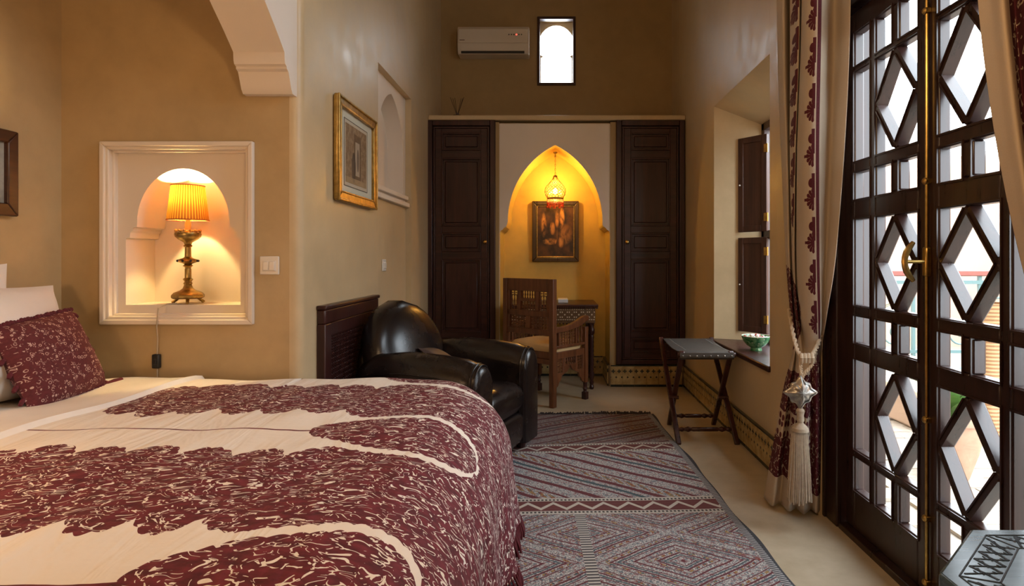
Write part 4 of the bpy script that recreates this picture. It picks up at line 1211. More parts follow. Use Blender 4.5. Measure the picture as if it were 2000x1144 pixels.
# ------------------------------------------------------------------ hanging lantern
px_, py_ = .022, 5.84
pd = thing('pendant_lantern', 'small onion-shaped filigree lantern with red bead fringe hanging in the pointed niche', 'lamp', (px_, py_, 1.70))
MB().lathe([(.022, 0), (.020, .012), (.006, .020), (.006, .045)], (px_, py_, 2.172), (0, 0, -1), 12).build('ceiling_cup', OLD_BRASS, pd)
lk = MB(); zc = 2.13
k = 0
while zc > 1.955:
    pts = [(px_ + (.0065 * math.cos(2 * PI * i / 12) if k % 2 == 0 else 0), py_ + (.0065 * math.cos(2 * PI * i / 12) if k % 2 else 0), zc + .0125 * math.sin(2 * PI * i / 12)) for i in range(12)]
    MB().tube(pts, .0018, 5, closed=True).build('chain_link', OLD_BRASS, pd); zc -= .0205; k += 1
cap_ = MB().lathe([(.004, .03), (.020, .022), (.022, .008), (.016, 0)], (px_, py_, 1.925), n=14).build('cap', OLD_BRASS, pd)
def onion(t):  # 0 bottom .. 1 top
    z = 1.735 + .195 * t
    K = [(0, .076), (.15, .094), (.34, .102), (.54, .092), (.70, .066), (.82, .042), (.92, .027), (1.001, .021)]
    for (t0, r0), (t1, r1) in zip(K, K[1:]):
        if t <= t1: r = r0 + (r1 - r0) * (t - t0) / (t1 - t0); break
    return r, z
fi = MB(); NR_, NT = 18, 14
for j in range(NT + 1):
    r, z = onion(j / NT); fi.tube([(px_ + r * math.cos(2 * PI * i / 22), py_ + r * math.sin(2 * PI * i / 22), z) for i in range(22)], .0022, 4, closed=True)
for i in range(NR_):
    for sgn in (-1, 1):
        fi.tube([(px_ + onion(j / NT)[0] * math.cos(2 * PI * (i + sgn * .5 * j) / NR_), py_ + onion(j / NT)[0] * math.sin(2 * PI * (i + sgn * .5 * j) / NR_), onion(j / NT)[1]) for j in range(NT + 1)], .0026, 4)
fi.build('filigree_dome', OLD_BRASS, pd, kind='stuff')
AMB = M('amber_glass'); tr_ = AMB.node('ShaderNodeBsdfTranslucent'); tr_.inputs[0].default_value = (.95, .72, .25, 1)
tp_ = AMB.node('ShaderNodeBsdfTransparent'); tp_.inputs[0].default_value = (1, .82, .45, 1); mx_ = AMB.node('ShaderNodeMixShader'); mx_.inputs[0].default_value = .93
AMB.link(tr_.outputs[0], mx_.inputs[1]); AMB.link(tp_.outputs[0], mx_.inputs[2]); AMB.link(mx_.outputs[0], AMB.out.inputs[0])
MB().lathe([(onion(j / NT)[0] - .003, onion(j / NT)[1]) for j in range(NT + 1)], (px_, py_, 0), n=24, cap=False).build('glass_liner', AMB.m, pd, smooth=180)
MB().lathe([(.075, 0), (.079, .006), (.079, .012), (.075, .018)], (px_, py_, 1.722), n=28, cap=False).build('ring', OLD_BRASS, pd)
BEAD = simple('red_glass_bead', (.45, .03, .02), .15); BEADC = simple('clear_bead', (.75, .55, .35), .15)
fb1 = MB(); fb2 = MB()
for i in range(36):
    a = 2 * PI * i / 36; n_ = 7 + (i % 4 in (1, 2)) * 2
    for j in range(n_):
        (fb2 if j < 3 else fb1).ball((px_ + .077 * math.cos(a), py_ + .077 * math.sin(a), 1.717 - j * .0088), .0045, 6, 4)
fb1.build('red_bead_fringe', BEAD, pd, kind='stuff'); fb2.build('clear_bead_fringe', BEADC, pd, kind='stuff')
MB().ball((px_, py_, 1.80), .022, 10, 7, (1, 1, 1.25)).build('bulb', emitter('lantern_bulb', (1.0, .66, .22), 18), pd)
point_light('pendant_light', (px_, py_, 1.845), 19, (1.0, .66, .24), .02)

# ------------------------------------------------------------------ pictures
def picture_flat(name, label, X0, X1, Y, Z0, Z1, w, fmat, art, depth=.035, liner=None):
    """framed picture on a wall facing -y"""
    t = thing(name, label, 'picture', ((X0 + X1) / 2, Y, Z0))
    for q in frame_rect(X0, X1, Z0, Z1, w): MB().prism(q, 'y', Y - depth, Y - .004).build('frame_side', fmat, t, bevel=.006)
    if liner:
        for q in frame_rect(X0 + w, X1 - w, Z0 + w, Z1 - w, .012): MB().prism(q, 'y', Y - depth * .6, Y - .004).build('liner', liner, t, bevel=.002)
    mb = MB().box(X0 + w, X1 - w, Y - depth * .45, Y - .004, Z0 + w, Z1 - w)
    mb.build('canvas', art, t)
    return t
def flame_art():
    m = M('dark_oil_painting', (.1, .05, .02), .35)
    x, y, z = m.xyz(m.coord('Object'))        # local to the frame's bottom centre
    v = m.vec(x * 1.0, z * 0.42, y)
    n = m.noise(v, 16, 4, .6, dist=1.2); n2 = m.noise(m.vec(x, z * .7), 9, 3)
    c = m.mix(((n2 - .4) * 2.4).c01(), (.014, .007, .004), (.16, .062, .014))
    # pale flame-like strokes
    def blob(cx, cz, rx, rz): 
        a = (x - cx) / rx; b = (z - cz) / rz; return (1.0 - (a * a + b * b)).c01()
    st_ = (blob(-.115, .36, .030, .13) + blob(.015, .42, .022, .10) + blob(.065, .44, .028, .11) + blob(-.03, .33, .03, .07) + blob(-.05, .20, .085, .035) + blob(.09, .27, .09, .11) * .55 + blob(.055, .19, .03, .06)).c01()
    k = (st_ * ((n - .36) * 5.0).c01() * 1.3).c01()
    c = m.mix(k, c, (.50, .235, .060))
    c = m.mix(((n - .62) * 9).c01() * st_, c, (.70, .45, .18))
    m.color(c); m.bump(n, .3, .003)
    return m.m
picture_flat('painting', 'dark framed oil painting with orange flame-like strokes inside the desk niche', -.205, .255, YN - .001, 1.130, 1.728, .042, wood('bronze_frame', (.022, .012, .006), (.075, .045, .018), .3), flame_art(), .05, OLD_BRASS)

def sketch_art():
    m = M('sepia_drawing', (.5, .4, .28), .75)
    x, y, z = m.xyz(m.coord('Object'))
    n = m.noise(m.vec(y, z), 30, 4, .65); n2 = m.noise(m.vec(y * 2.0, z), 12, 3)
    def rect(cy, cz, hy, hz): return (y - cy).abs().lt(hy) * (z - cz).abs().lt(hz)
    c = m.mix(((n - .4) * 2.5).c01(), (.20, .125, .065), (.42, .30, .18))
    door = rect(.01, .30, .062, .125); inner = rect(.01, .29, .038, .095)
    c = m.mix(door * .75, c, (.11, .062, .03)); c = m.mix(inner * .85, c, m.mix(n2, (.35, .27, .19), (.55, .47, .36)))
    a = (y + .055) / .035; b = (z - .235) / .085
    fig = (1.0 - (a * a + b * b)).gt(0.0)
    a2 = (y - .018) / .020; b2 = (z - .285) / .065
    fig2 = (1.0 - (a2 * a2 + b2 * b2)).gt(0.0)
    c = m.mix(fig * .8, c, (.06, .04, .03)); c = m.mix(fig2 * .75, c, (.10, .07, .05))
    c = m.mix(((z - .175).lt(0.0)) * .5, c, (.45, .33, .18))
    m.color(c)
    return m.m
GOLD = simple('gilt_wood', (.46, .29, .085), .36, .85, .35, 25, .25)
PY0, PY1, PZ0, PZ1 = 3.148, 3.832, 1.462, 2.012
gp_ = thing('framed_drawing', 'gilt framed sepia drawing of a doorway on the left wall above the armchair', 'picture', (XL, (PY0 + PY1) / 2, PZ0 - .03))
for i_, q in enumerate(frame_rect(PY0, PY1, PZ0, PZ1, .052)):
    MB().prism(q, 'x', XL + .003, XL + .030).build('frame_side', GOLD, gp_, bevel=.009, seg=3)
for q in frame_rect(PY0, PY1, PZ0, PZ1, .014): MB().prism(q, 'x', XL + .025, XL + .038).build('outer_bead', GOLD, gp_, bevel=.004)
for q in frame_rect(PY0 + .046, PY1 - .046, PZ0 + .046, PZ1 - .046, .010): MB().prism(q, 'x', XL + .02, XL + .032).build('inner_bead', GOLD, gp_, bevel=.003)
MB().box(XL + .003, XL + .014, PY0 + .045, PY1 - .045, PZ0 + .045, PZ1 - .045).build('mount', simple('pale_mount', (.60, .61, .52), .8), gp_)
ay0, ay1, az0, az1 = 3.30, 3.665, 1.575, 1.895
for q in frame_rect(ay0 - .022, ay1 + .022, az0 - .022, az1 + .022, .004): MB().prism(q, 'x', XL + .013, XL + .0165).build('mount_line', simple('mount_line_ink', (.14, .12, .10), .8), gp_)
MB().box(XL + .010, XL + .0155, ay0 - .018, ay1 + .018, az0 - .018, az1 + .018).build('paper', simple('aged_paper', (.52, .46, .36), .8), gp_)
MB().box(XL + .010, XL + .0165, ay0, ay1, az0, az1).build('drawing', sketch_art(), gp_)
MB().add([(XL + .021, PY0 + .05, PZ0 + .05), (XL + .021, PY1 - .05, PZ0 + .05), (XL + .021, PY1 - .05, PZ1 - .05), (XL + .021, PY0 + .05, PZ1 - .05)], [(0, 1, 2, 3)]).build('glass_pane', glass_mat('picture_glass', (1, 1, 1), .05, .01), gp_)
# picture at the bed head (only its edge is in view)
t = thing('bedhead_picture', 'dark wood framed picture on the wall above the bed head, cut by picture edge', 'picture', (XA, 2.19, 1.33))
for q in frame_rect(1.90, 2.492, 1.33, 1.672, .05): MB().prism(q, 'x', XA + .002, XA + .035).build('frame_side', wood('reddish_frame', (.030, .011, .006), (.075, .028, .012), .35, 'Y'), t, bevel=.005)
MB().box(XA + .002, XA + .018, 1.94, 2.45, 1.37, 1.632).build('print', simple('grey_print', (.30, .30, .27), .6, 0, .4, 9), t)

# ------------------------------------------------------------------ air conditioner
ac = thing('air_conditioner', 'cream wall-mounted air conditioner high on the back wall left of the window', 'air conditioner', (-.585, YU, 3.17))
AX0, AX1, AZ0, AZ1 = -.935, -.235, 3.170, 3.437
ACM = simple('cream_plastic', (.62, .55, .45), .4)
pr = [(6.199, AZ0), (6.045, AZ0), (6.022, AZ0 + .03), (6.012, AZ0 + .09), (6.012, AZ1 - .03), (6.035, AZ1), (6.199, AZ1)]
MB().prism(pr, 'x', AX0, AX1).build('body', ACM, ac, bevel=.006)
MB().box(AX0 + .012, AX1 - .012, 6.003, 6.014, AZ0 + .098, AZ1 - .032).build('front_cover', ACM, ac, bevel=.004)
MB().hexa([(AX0 + .035, 6.016, AZ0 + .088), (AX1 - .045, 6.016, AZ0 + .088), (AX1 - .045, 6.030, AZ0 + .020), (AX0 + .035, 6.030, AZ0 + .020)], [(AX0 + .035, 6.006, AZ0 + .086), (AX1 - .045, 6.006, AZ0 + .086), (AX1 - .045, 6.014, AZ0 + .026), (AX0 + .035, 6.014, AZ0 + .026)]).build('louver', ACM, ac, bevel=.002)
MB().box(AX0 + .035, AX1 - .045, 6.020, 6.05, AZ0 + .006, AZ0 + .024).build('outlet_slot', BLACK, ac)
RED = emitter('red_indicator', (1.0, .06, .04), 3.0); DKI = simple('dark_indicator', (.05, .06, .03), .4)
for k, mt in enumerate((DKI, DKI, DKI, RED, DKI, DKI)):
    MB().lathe([(.0065, 0), (.0065, .003)], (AX1 - .195 + k * .0245, 6.004, AZ1 - .088), (0, -1, 0), 10).build('indicator', mt, ac)
MB().box(AX0 + .022, AX0 + .072, 6.001, 6.004, AZ0 + .122, AZ0 + .129).build('nameplate', simple('nameplate_print', (.10, .06, .04), .5), ac)

# ------------------------------------------------------------------ reed diffuser on the ledge
dx_, dy_ = -.895, 5.75
dif = thing('reed_diffuser', 'small dark reed diffuser standing on the ledge above the left wardrobe', 'diffuser', (dx_, dy_, 2.46))
MB().box(dx_ - .036, dx_ + .036, dy_ - .03, dy_ + .03, 2.46, 2.502).build('bottle', simple('dark_amber_glass', (.028, .006, .008), .15), dif, bevel=.008, seg=3)
MB().lathe([(.014, 0), (.014, .014), (.017, .016), (.017, .022)], (dx_, dy_, 2.50), n=12).build('neck', simple('diffuser_neck', (.10, .07, .06), .3), dif)
for a, b in ((-.065, .0), (-.045, .02), (.035, .01), (.062, -.01), (.048, .025), (-.02, -.02)):
    MB().tube([(dx_ - a * .12, dy_ - b * .2, 2.47), (dx_ + a, dy_ + b, 2.655 + abs(a) * .2)], .0022, 5).build('reed', simple('dark_reed', (.05, .026, .012), .8), dif)

# ------------------------------------------------------------------ curtains
def curtain_mat(name, v_lo):
    m = M(name, (.60, .50, .38), .85)
    uv = m.coord('UV'); u, v, _ = m.xyz(uv)     # u = metres from the leading edge (negative: room side panel), v = height
    wv = m.noise(m.scale(uv, (240, 240, 1)), 1, 1); wb = m.noise(uv, 30, 2)
    base = m.mix(wv, (.56, .46, .35), (.64, .54, .42))
    per = .178
    def rosettes(u0, flip):
        vv = (v + (.06 if flip else 0.0)).wrap(per); uu = (u - u0)
        r = (uu * uu + (vv + .018) * (vv + .018)).sqrt()
        ang = m.node('ShaderNodeMath'); ang.operation = 'ARCTAN2'
        m.link(vv + .018, ang.inputs[0]); m.link(uu, ang.inputs[1]); A = S(m.nt, ang.outputs[0])
        pet = ((A * 6.5).sin().abs()) * .007
        slit = r.gt(.020) * ((A * 6.5).sin().abs().lt(.10))
        ros = r.lt(.039 + pet) * (1.0 - slit) * uu.lt(.004)
        d2 = (uu + .012) * (uu + .012) + (vv - .050) * (vv - .050)
        dot = d2.lt(.019 * .019)
        tip = ((uu + .050).abs().lt(.009)) * ((vv + .018).abs().lt(.006))
        stem = uu.abs().lt(.010) * (vv - .04).abs().lt(.05)
        return (ros + dot + tip + stem).c01() * uu.lt(.012)
    upper = v.gt(.70)
    edge = (u + .006).abs().lt(.012)
    mot = (rosettes(-.034, 0) + rosettes(-.312, 1) * v.gt(1.28)) * upper
    # stylised embroidery of the lower skirt
    cv = m.vec(u + (wb - .5) * .02, v)
    e1 = m.voro(cv, 38, 'DISTANCE_TO_EDGE'); g1 = m.noise(cv, 40, 1)
    fill = (e1.lt(.045) * g1.gt(.52)).inv()
    blk = (v.lt(.64) * v.gt(.455) + v.lt(.335) * v.gt(.155) + (v.lt(.70) * v.gt(.1) * u.gt(-.17))).c01() * u.lt(.02)
    fl_ = m.voro(m.vec(u, v), 26, 'F1', rnd=.3).lt(.40) * v.lt(.455) * v.gt(.335)
    lz_ = (v - .93) / .20
    leaf_ = u.lt(-.17 - lz_ * lz_ * .38) * v.gt(.73) * v.lt(1.13)
    burg = ((blk + leaf_) * fill + fl_ + mot + edge * v.gt(.09)).c01()
    n = m.noise(uv, 120, 1)
    bc = m.mix(n, (.060, .006, .012), (.135, .016, .028))
    c = m.mix(burg, base, bc)
    m.color(c); m.bump(burg * .5 + wv * .3, .3, .003)
    m.translucent(c, .22)
    return m.m
def catmull(P, t):
    n = len(P) - 1; x = t * n; i = min(int(x), n - 1); f = x - i
    p0, p1, p2, p3 = P[max(i - 1, 0)], P[i], P[i + 1], P[min(i + 2, n)]
    return tuple(.5 * ((2 * b) + (-a + c) * f + (2 * a - 5 * b + 4 * c - d) * f * f + (-a + 3 * b - 3 * c + d) * f ** 3) for a, b, c, d in zip(p0, p1, p2, p3))
def curtain(name, label, levels, lead, mat, width=.62, lining=.22, nu=96, nv=70, ucs=None):
    """levels = [(z, [(x, y) plan points])]; point number `lead` is the leading edge"""
    zs = [l[0] for l in levels]; n = len(levels[0][1])
    mb = MB(); mb.uv = []; ul = lead / (n - 1)
    rows = []
    for j in range(nv + 1):
        tz = j / nv
        zt = tz * (len(levels) - 1)
        row = []
        for i in range(nu + 1):
            t = i / nu
            col = [(*catmull(l[1], t), l[0]) for l in levels]
            x, y, z = catmull(col, tz)
            row.append((x, y, z))
            if ucs: u = catmull([(q,) for q in ucs], t)[0]
            else: u = (t / ul - 1) * width if t <= ul else (t - ul) / (1 - ul) * lining
            mb.uv.append((u, z))
        rows += row
    w = nu + 1
    mb.v = rows; mb.f = [(j * w + i, j * w + i + 1, (j + 1) * w + i + 1, (j + 1) * w + i) for j in range(nv) for i in range(nu)]
    o = mb.build(name, mat, None, smooth=180, recalc=False, solid=.003)
    tag(o, label, 'curtain')
    return o
PX = lambda x, y: ((x - 1080) / 1200 * y, y)     # plan point from a bearing and a distance
lev = [
 (2.75, [PX(1517, 3.10), PX(1530, 2.96), PX(1543, 3.06), PX(1544, 2.80), PX(1562, 2.62), PX(1566, 2.86), PX(1570, 2.64), PX(1582, 2.48), PX(1606, 2.44), PX(1632, 2.56), PX(1664, 2.44)]),
 (2.10, [PX(1520, 3.10), PX(1532, 2.97), PX(1545, 3.06), PX(1544, 2.82), PX(1560, 2.66), PX(1562, 2.88), PX(1565, 2.66), PX(1576, 2.50), PX(1602, 2.46), PX(1628, 2.58), PX(1660, 2.46)]),
 (1.64, [PX(1527, 3.08), PX(1537, 2.97), PX(1545, 3.04), PX(1543, 2.86), PX(1553, 2.72), PX(1555, 2.88), PX(1559, 2.68), PX(1572, 2.55), PX(1598, 2.52), PX(1622, 2.60), PX(1650, 2.50)]),
 (1.17, [PX(1535, 3.00), PX(1541, 2.93), PX(1546, 2.98), PX(1548, 2.88), PX(1551, 2.80), PX(1554, 2.86), PX(1560, 2.72), PX(1574, 2.63), PX(1599, 2.60), PX(1614, 2.64), PX(1632, 2.57)]),
 (.92, [PX(1543, 2.95), PX(1547, 2.90), PX(1551, 2.94), PX(1553, 2.86), PX(1556, 2.80), PX(1560, 2.84), PX(1566, 2.74), PX(1578, 2.69), PX(1601, 2.67), PX(1608, 2.70), PX(1615, 2.66)]),
 (.75, [PX(1550, 2.90), PX(1553, 2.86), PX(1556, 2.88), PX(1560, 2.82), PX(1565, 2.79), PX(1572, 2.80), PX(1580, 2.75), PX(1591, 2.73), PX(1600, 2.74), PX(1603, 2.77), PX(1606, 2.78)]),
 (.56, [PX(1532, 2.92), PX(1539, 2.84), PX(1547, 2.86), PX(1556, 2.78), PX(1566, 2.80), PX(1575, 2.73), PX(1584, 2.76), PX(1595, 2.73), PX(1602, 2.76), PX(1606, 2.80), PX(1606, 2.86)]),
 (.31, [PX(1513, 2.93), PX(1524, 2.83), PX(1536, 2.86), PX(1549, 2.76), PX(1561, 2.80), PX(1573, 2.72), PX(1584, 2.77), PX(1596, 2.73), PX(1603, 2.78), PX(1608, 2.82), PX(1606, 2.88)]),
 (.022, [PX(1492, 2.93), PX(1508, 2.83), PX(1524, 2.86), PX(1540, 2.77), PX(1555, 2.80), PX(1570, 2.74), PX(1583, 2.79), PX(1595, 2.75), PX(1603, 2.80), PX(1608, 2.84), PX(1604, 2.90)]),
]
c1 = curtain('curtain', 'long cream curtain with burgundy embroidery tied back left of the glazed door', lev, 8, curtain_mat('embroidered_curtain', .6), ucs=[-.56, -.49, -.42, -.36, -.30, -.24, -.16, -.09, 0.0, .10, .22])
lev2 = [
 (2.60, [PX(1893, 1.62), PX(1925, 1.56), PX(1950, 1.50), PX(1975, 1.54), PX(2010, 1.44), PX(2050, 1.50), PX(2110, 1.38)]),
 (1.95, [PX(1906, 1.62), PX(1930, 1.57), PX(1952, 1.50), PX(1978, 1.54), PX(2012, 1.44), PX(2050, 1.50), PX(2110, 1.38)]),
 (1.60, [PX(1930, 1.58), PX(1952, 1.53), PX(1974, 1.48), PX(1996, 1.52), PX(2030, 1.42), PX(2060, 1.47), PX(2115, 1.36)]),
 (1.28, [PX(1972, 1.52), PX(1990, 1.48), PX(2008, 1.44), PX(2026, 1.46), PX(2050, 1.39), PX(2075, 1.42), PX(2120, 1.34)]),
 (.95, [PX(2035, 1.45), PX(2046, 1.42), PX(2056, 1.40), PX(2066, 1.41), PX(2080, 1.36), PX(2095, 1.38), PX(2125, 1.32)]),
 (.75, [PX(2060, 1.42), PX(2066, 1.40), PX(2073, 1.38), PX(2080, 1.38), PX(2090, 1.35), PX(2100, 1.36), PX(2125, 1.32)]),
 (.05, [PX(2060, 1.44), PX(2070, 1.40), PX(2080, 1.41), PX(2092, 1.36), PX(2105, 1.38), PX(2120, 1.32), PX(2140, 1.33)]),
]
def curtain2_mat():
    m = M('embroidered_curtain_near', (.6, .5, .38), .85)
    uv = m.coord('UV'); u, v, _ = m.xyz(uv)
    wv = m.noise(m.scale(uv, (240, 240, 1)), 1, 1)
    base = m.mix(wv, (.56, .45, .33), (.64, .53, .40))
    e = m.voro(uv, 34, 'DISTANCE_TO_EDGE'); g = m.noise(uv, 30, 1)
    burg = u.gt(.205) * (1.0 - e.lt(.06) * g.gt(.52)); burg = (burg + u.abs().lt(.004) * v.lt(1.3)).c01()
    c = m.mix(burg, base, (.10, .012, .020)); m.color(c); m.translucent(c, .22); m.bump(wv, .15, .003)
    return m.m
c2 = curtain('curtain', 'near cream curtain swept aside at the upper right edge of the photo', lev2, 0.0001, curtain2_mat(), .001, .5)

# tieback with silver quatrefoil and tassel
tx, ty = PX(1562, 2.62)
tie = thing('curtain_tieback', 'cream rope tieback with silver quatrefoil and long tassel holding the curtain', 'tieback', (tx, ty, .12))
def rope(pts, r=.0085):
    P = [catmull(pts, i / 40) for i in range(41)]; mb = MB()
    for s_ in range(2):
        q = []
        for i, p in enumerate(P):
            a = i * .9 + s_ * PI; q.append((p[0] + r * .55 * math.cos(a), p[1] + r * .3 * math.sin(a), p[2] + r * .55 * math.sin(a)))
        mb.tube(q, r * .72, 6)
    return mb
zt_ = .735
rope([(*PX(1541, 2.90), .92), (*PX(1547, 2.74), .85), (*PX(1556, 2.66), .775), (*PX(1565, 2.65), zt_)]).build('rope', CREAM, tie)
rope([(*PX(1606, 2.80), .86), (*PX(1600, 2.72), .80), (*PX(1590, 2.66), .755), (*PX(1581, 2.65), zt_)]).build('rope', CREAM, tie)
rope([(*PX(1566, 2.645), zt_), (*PX(1564, 2.635), .70), (*PX(1565, 2.63), .665), (*PX(1565, 2.63), .65)], .007).build('rope', CREAM, tie)
rope([(*PX(1590, 2.645), zt_), (*PX(1586, 2.635), .705), (*PX(1572, 2.63), .67), (*PX(1566, 2.63), .65)], .007).build('rope', CREAM, tie)
kn = MB()
for k in range(4): kn.tube([(*PX(1565 + 7 * k, 2.635), zt_ + .016), (*PX(1566 + 7 * k, 2.618), zt_ + .002), (*PX(1566 + 7 * k, 2.63), zt_ - .018)], .008, 7)
kn.build('knot', CREAM, tie)
ox, oy, oz = *PX(1563, 2.60), .595
qv = []; NQ = 64
def quat(a, s_):
    r = .068 / (abs(math.cos(a)) + abs(math.sin(a))) ** .8 * (1 + .07 * math.cos(8 * a))
    return (ox + r * s_ * math.cos(a) * 1.02, r * s_ * math.sin(a))
rings = []
for s_, d in ((.02, -.030), (.3, -.029), (.6, -.023), (.82, -.013), (.90, -.006), (1.0, -.005), (1.0, .001), (.6, .012), (.02, .016)):
    rings.append([(quat(2 * PI * k / NQ, s_)[0], oy + d, oz + quat(2 * PI * k / NQ, s_)[1]) for k in range(NQ)])
MB().loft(rings).build('quatrefoil', SILVER, tie, smooth=60)
MB().lathe([(.012, 0), (.018, -.01), (.014, -.03), (.016, -.05), (.012, -.06), (.022, -.07), (.034, -.082), (.036, -.095)], (ox, oy, oz - .068), n=14).build('tassel_head', TASSEL, tie)
thr = MB(); random.seed(3)
for k in range(120):
    a = 2 * PI * k / 40 + (k // 40) * .05; r0 = .030 - .008 * (k // 40); r1 = r0 * 1.55 + random.uniform(-.004, .004)
    zb = .135 + random.uniform(-.012, .012)
    p0 = (ox + r0 * math.cos(a), oy + .010 + r0 * .7 * math.sin(a), oz - .145); p1 = (ox + r1 * math.cos(a + .02), oy + .010 + r1 * .7 * math.sin(a), zb)
    mid = tuple((x + y) / 2 + random.uniform(-.002, .002) for x, y in zip(p0, p1))
    thr.tube([p0, mid, p1], .0030, 5)
thr.build('tassel_threads', TASSEL, tie, kind='stuff')

# ------------------------------------------------------------------ courtyard outside the doors
def paving_mat():
    m = M('courtyard_paving', (.5, .42, .34), .8)
    p = m.node('ShaderNodeNewGeometry').outputs['Position']; n = m.noise(p, 7, 4); m.color(m.mix(((n - .5) * 3 + .5).c01(), (.26, .215, .17), (.40, .34, .28)))
    return m.m
PAV = paving_mat()
cf = MB().box(1.20, 8.6, -4, 9, -.25, -.066).build('floor_courtyard', simple('joint_mortar', (.28, .24, .2), .9)); struct(cf, 'paved courtyard floor beyond the glazed door', 'floor')
random.seed(5)
pm = bpy.data.meshes.new('paver')
pb = MB().box(0, .292, 0, .142, 0, .016); pm.from_pydata(pb.v, [], pb.f); pm.materials.append(PAV)
for i in range(14):
    for j in range(18):
        x = 1.63 + i * .30 + (.15 if j % 2 else 0); y = 1.9 + j * .15
        if x > 5.4: continue
        o = bpy.data.objects.new('paver', pm); COL.objects.link(o); o.parent = cf; o.location = (x, y, -.066 + random.uniform(-.002, .002)); WM[o.name] = Matrix()
PINK = plaster('pink_courtyard_plaster', (.50, .355, .28), .05, .8, .05)
cw = MB().box(6.2, 6.5, -4, 9, -.1, 2.6).box(1.51, 6.5, 8.6, 9, -.1, 2.6).build('wall_courtyard', PINK, smooth=0); struct(cw, 'pale pink courtyard wall seen through the panes', 'wall')
# planter bench with teal cushion
pb_ = thing('planter_bench', 'low pale plastered bench with teal pad in the courtyard', 'bench', (3.0, 4.3, -.05))
MB().box(2.55, 4.3, 4.25, 4.75, -.05, .20).build('base', PINK, pb_, bevel=.02)
MB().box(2.50, 4.35, 4.21, 4.80, .20, .25).build('top_slab', simple('pale_stone', (.66, .58, .50), .7), pb_, bevel=.01)
MB().box(2.7, 4.2, 4.3, 4.72, .25, .33).build('pad', simple('teal_cloth', (.04, .20, .23), .8), pb_, bevel=.03, seg=3)
# terracotta pot and plant
def leafy(mb, base, n, L, spread, w, seed, droop=.5):
    rnd = random.Random(seed)
    for k in range(n):
        a = rnd.uniform(0, 2 * PI); l = L * rnd.uniform(.6, 1.1); sp_ = spread * rnd.uniform(.4, 1.2)
        d = Vector((math.cos(a), math.sin(a), 0)); side = Vector((-d.y, d.x, 0)); b = Vector(base)
        pts = []
        for i in range(6):
            t = i / 5; c = b + d * sp_ * t + Vector((0, 0, l * (t - droop * t * t))); ww = w * math.sin(PI * (.12 + .86 * t)) 
            pts.append((c - side * ww, c + side * ww + Vector((0, 0, .0)), c + Vector((0, 0, -.15 * ww))))
        for i in range(5):
            k0 = len(mb.v); mb.v += [tuple(pts[i][0]), tuple(pts[i][2]), tuple(pts[i][1]), tuple(pts[i + 1][0]), tuple(pts[i + 1][2]), tuple(pts[i + 1][1])]
            mb.f += [(k0, k0 + 1, k0 + 4, k0 + 3), (k0 + 1, k0 + 2, k0 + 5, k0 + 4)]
def pot(name, label, x, y, z, s_, plant_l, seed, dark=False):
    t = thing(name, label, 'potted plant', (x, y, z))
    pf = [(.085, 0), (.095, .015), (.14, .16), (.165, .28), (.17, .33), (.185, .335), (.19, .36), (.185, .385), (.165, .387), (.155, .34), (.0005, .33)]
    MB().lathe([(r * s_, h * s_) for r, h in pf], (x, y, z), n=28, cap=False).build('pot', TERRA, t, smooth=50)
    MB().lathe([(.001, .345 * s_), (.158 * s_, .340 * s_)], (x, y, z), n=18, cap=False).build('soil', simple('soil', (.05, .035, .025), .95), t)
    mb = MB(); leafy(mb, (x, y, z + .33 * s_), 26, plant_l, plant_l * .55, .030 * s_ + .01, seed)
    mb.build('leaves', LEAF, t, recalc=False, smooth=180, kind='stuff')
    return t
pot('potted_plant', 'terracotta pot with green plant beyond the right door leaf', 2.20, 3.40, -.05, .95, .45, 1)
pot('potted_plant', 'tall leafy plant in terracotta pot by the courtyard railing', 2.75, 5.75, -.05, 1.2, .9, 2)
pot('potted_plant', 'broad leafy plant in pot at the far courtyard wall', 5.2, 6.4, -.05, 1.3, 1.0, 4)
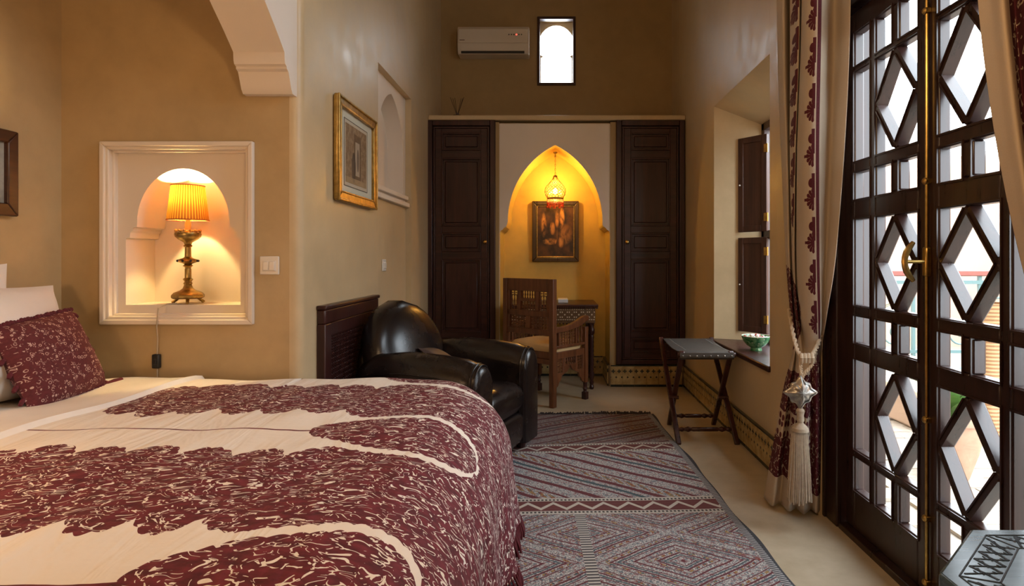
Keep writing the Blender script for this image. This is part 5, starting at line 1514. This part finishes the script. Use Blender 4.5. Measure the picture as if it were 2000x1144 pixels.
# wrought-iron railing with wooden top rail
rl = thing('railing', 'wrought iron railing with scrolls and red-brown top rail in the courtyard', 'railing', (3.6, 4.95, -.05))
MB().box(2.35, 5.6, 4.92, 4.99, 1.02, 1.065).build('top_rail', simple('red_brown_rail', (.22, .06, .045), .5), rl, bevel=.008)
MB().box(2.35, 5.6, 4.935, 4.975, .955, .985).build('under_rail', IRON, rl)
MB().box(2.35, 5.6, 4.94, 4.97, .40, .425).build('bottom_rail', IRON, rl)
for k in range(7):
    x = 2.37 + k * .535; MB().box(x - .012, x + .012, 4.943, 4.967, -.05, 1.02).build('post', IRON, rl)
for k in range(6):
    cx = 2.37 + k * .535 + .2675
    m = MB()
    for sx in (-1, 1):
        for sz in (-1, 1):
            pts = []
            for i in range(26):
                t = i / 25; a = t * 2.6 * PI; r = .105 * (1 - .82 * t)
                pts.append((cx + sx * (.125 + r * math.cos(a + PI)), 4.955, .69 + sz * (.13 + r * math.sin(a))))
            m.tube(pts, .007, 6)
    m.build('scroll', IRON, rl)
    MB().lathe([(.001, -.03), (.022, -.012), (.022, .012), (.001, .03)], (cx, 4.955, .69), n=10).build('boss', IRON, rl)
# wicker cone lantern
wk = thing('wicker_lantern', 'tall tapering wicker basket lantern in the courtyard', 'lantern', (2.86, 4.02, -.05))
wm = M('woven_wicker', (.4, .22, .1), .7); x_, y_, z_ = wm.xyz(wm.coord('Object')); wn = ((z_ * 260).sin() * .5 + .5); wm.color(wm.mix(wn, (.26, .13, .06), (.50, .30, .15))); wm.bump(wn, .5, .006)
MB().lathe([(.06, 0), (.07, .02), (.05, .3), (.09, .62), (.15, .90), (.155, .92), (.145, .92)], (2.86, 4.02, -.05), n=24, cap=False).build('body', wm.m, wk, smooth=50)
# palm beyond the wall
pt = thing('palm_tree', 'pale green palm seen through the upper door panes', 'tree', (7.6, 6.4, -.1))
MB().tube([(7.6, 6.4, -.1), (7.65, 6.42, 1.6), (7.6, 6.4, 3.1)], [.16, .13, .12], 12).build('trunk', simple('palm_bark', (.22, .17, .12), .9, 0, .3, 9, .5), pt)
fr_ = MB()
for k in range(20):
    a = k * 2.4; rnd = random.Random(k); L = 1.5 + rnd.random() * .5; up = rnd.uniform(.3, 1.1)
    for i in range(22):
        t = (i + 1) / 22; c = Vector((7.6 + L * t * math.cos(a), 6.4 + L * t * math.sin(a), 3.1 + up * t - 1.5 * t * t * (1.2 - up * .4)))
        side = Vector((-math.sin(a), math.cos(a), 0)); fw = Vector((math.cos(a), math.sin(a), -.5))
        for sg in (-1, 1):
            tip = c + side * sg * .34 * (1 - t * .6) + fw * .22; k0 = len(fr_.v)
            fr_.v += [tuple(c - fw * .022), tuple(c + fw * .022), tuple(tip)]; fr_.f.append((k0, k0 + 1, k0 + 2))
fr_.build('fronds', simple('palm_green', (.14, .24, .10), .5, 0, .3, 4), pt, recalc=False, smooth=0, kind='stuff')
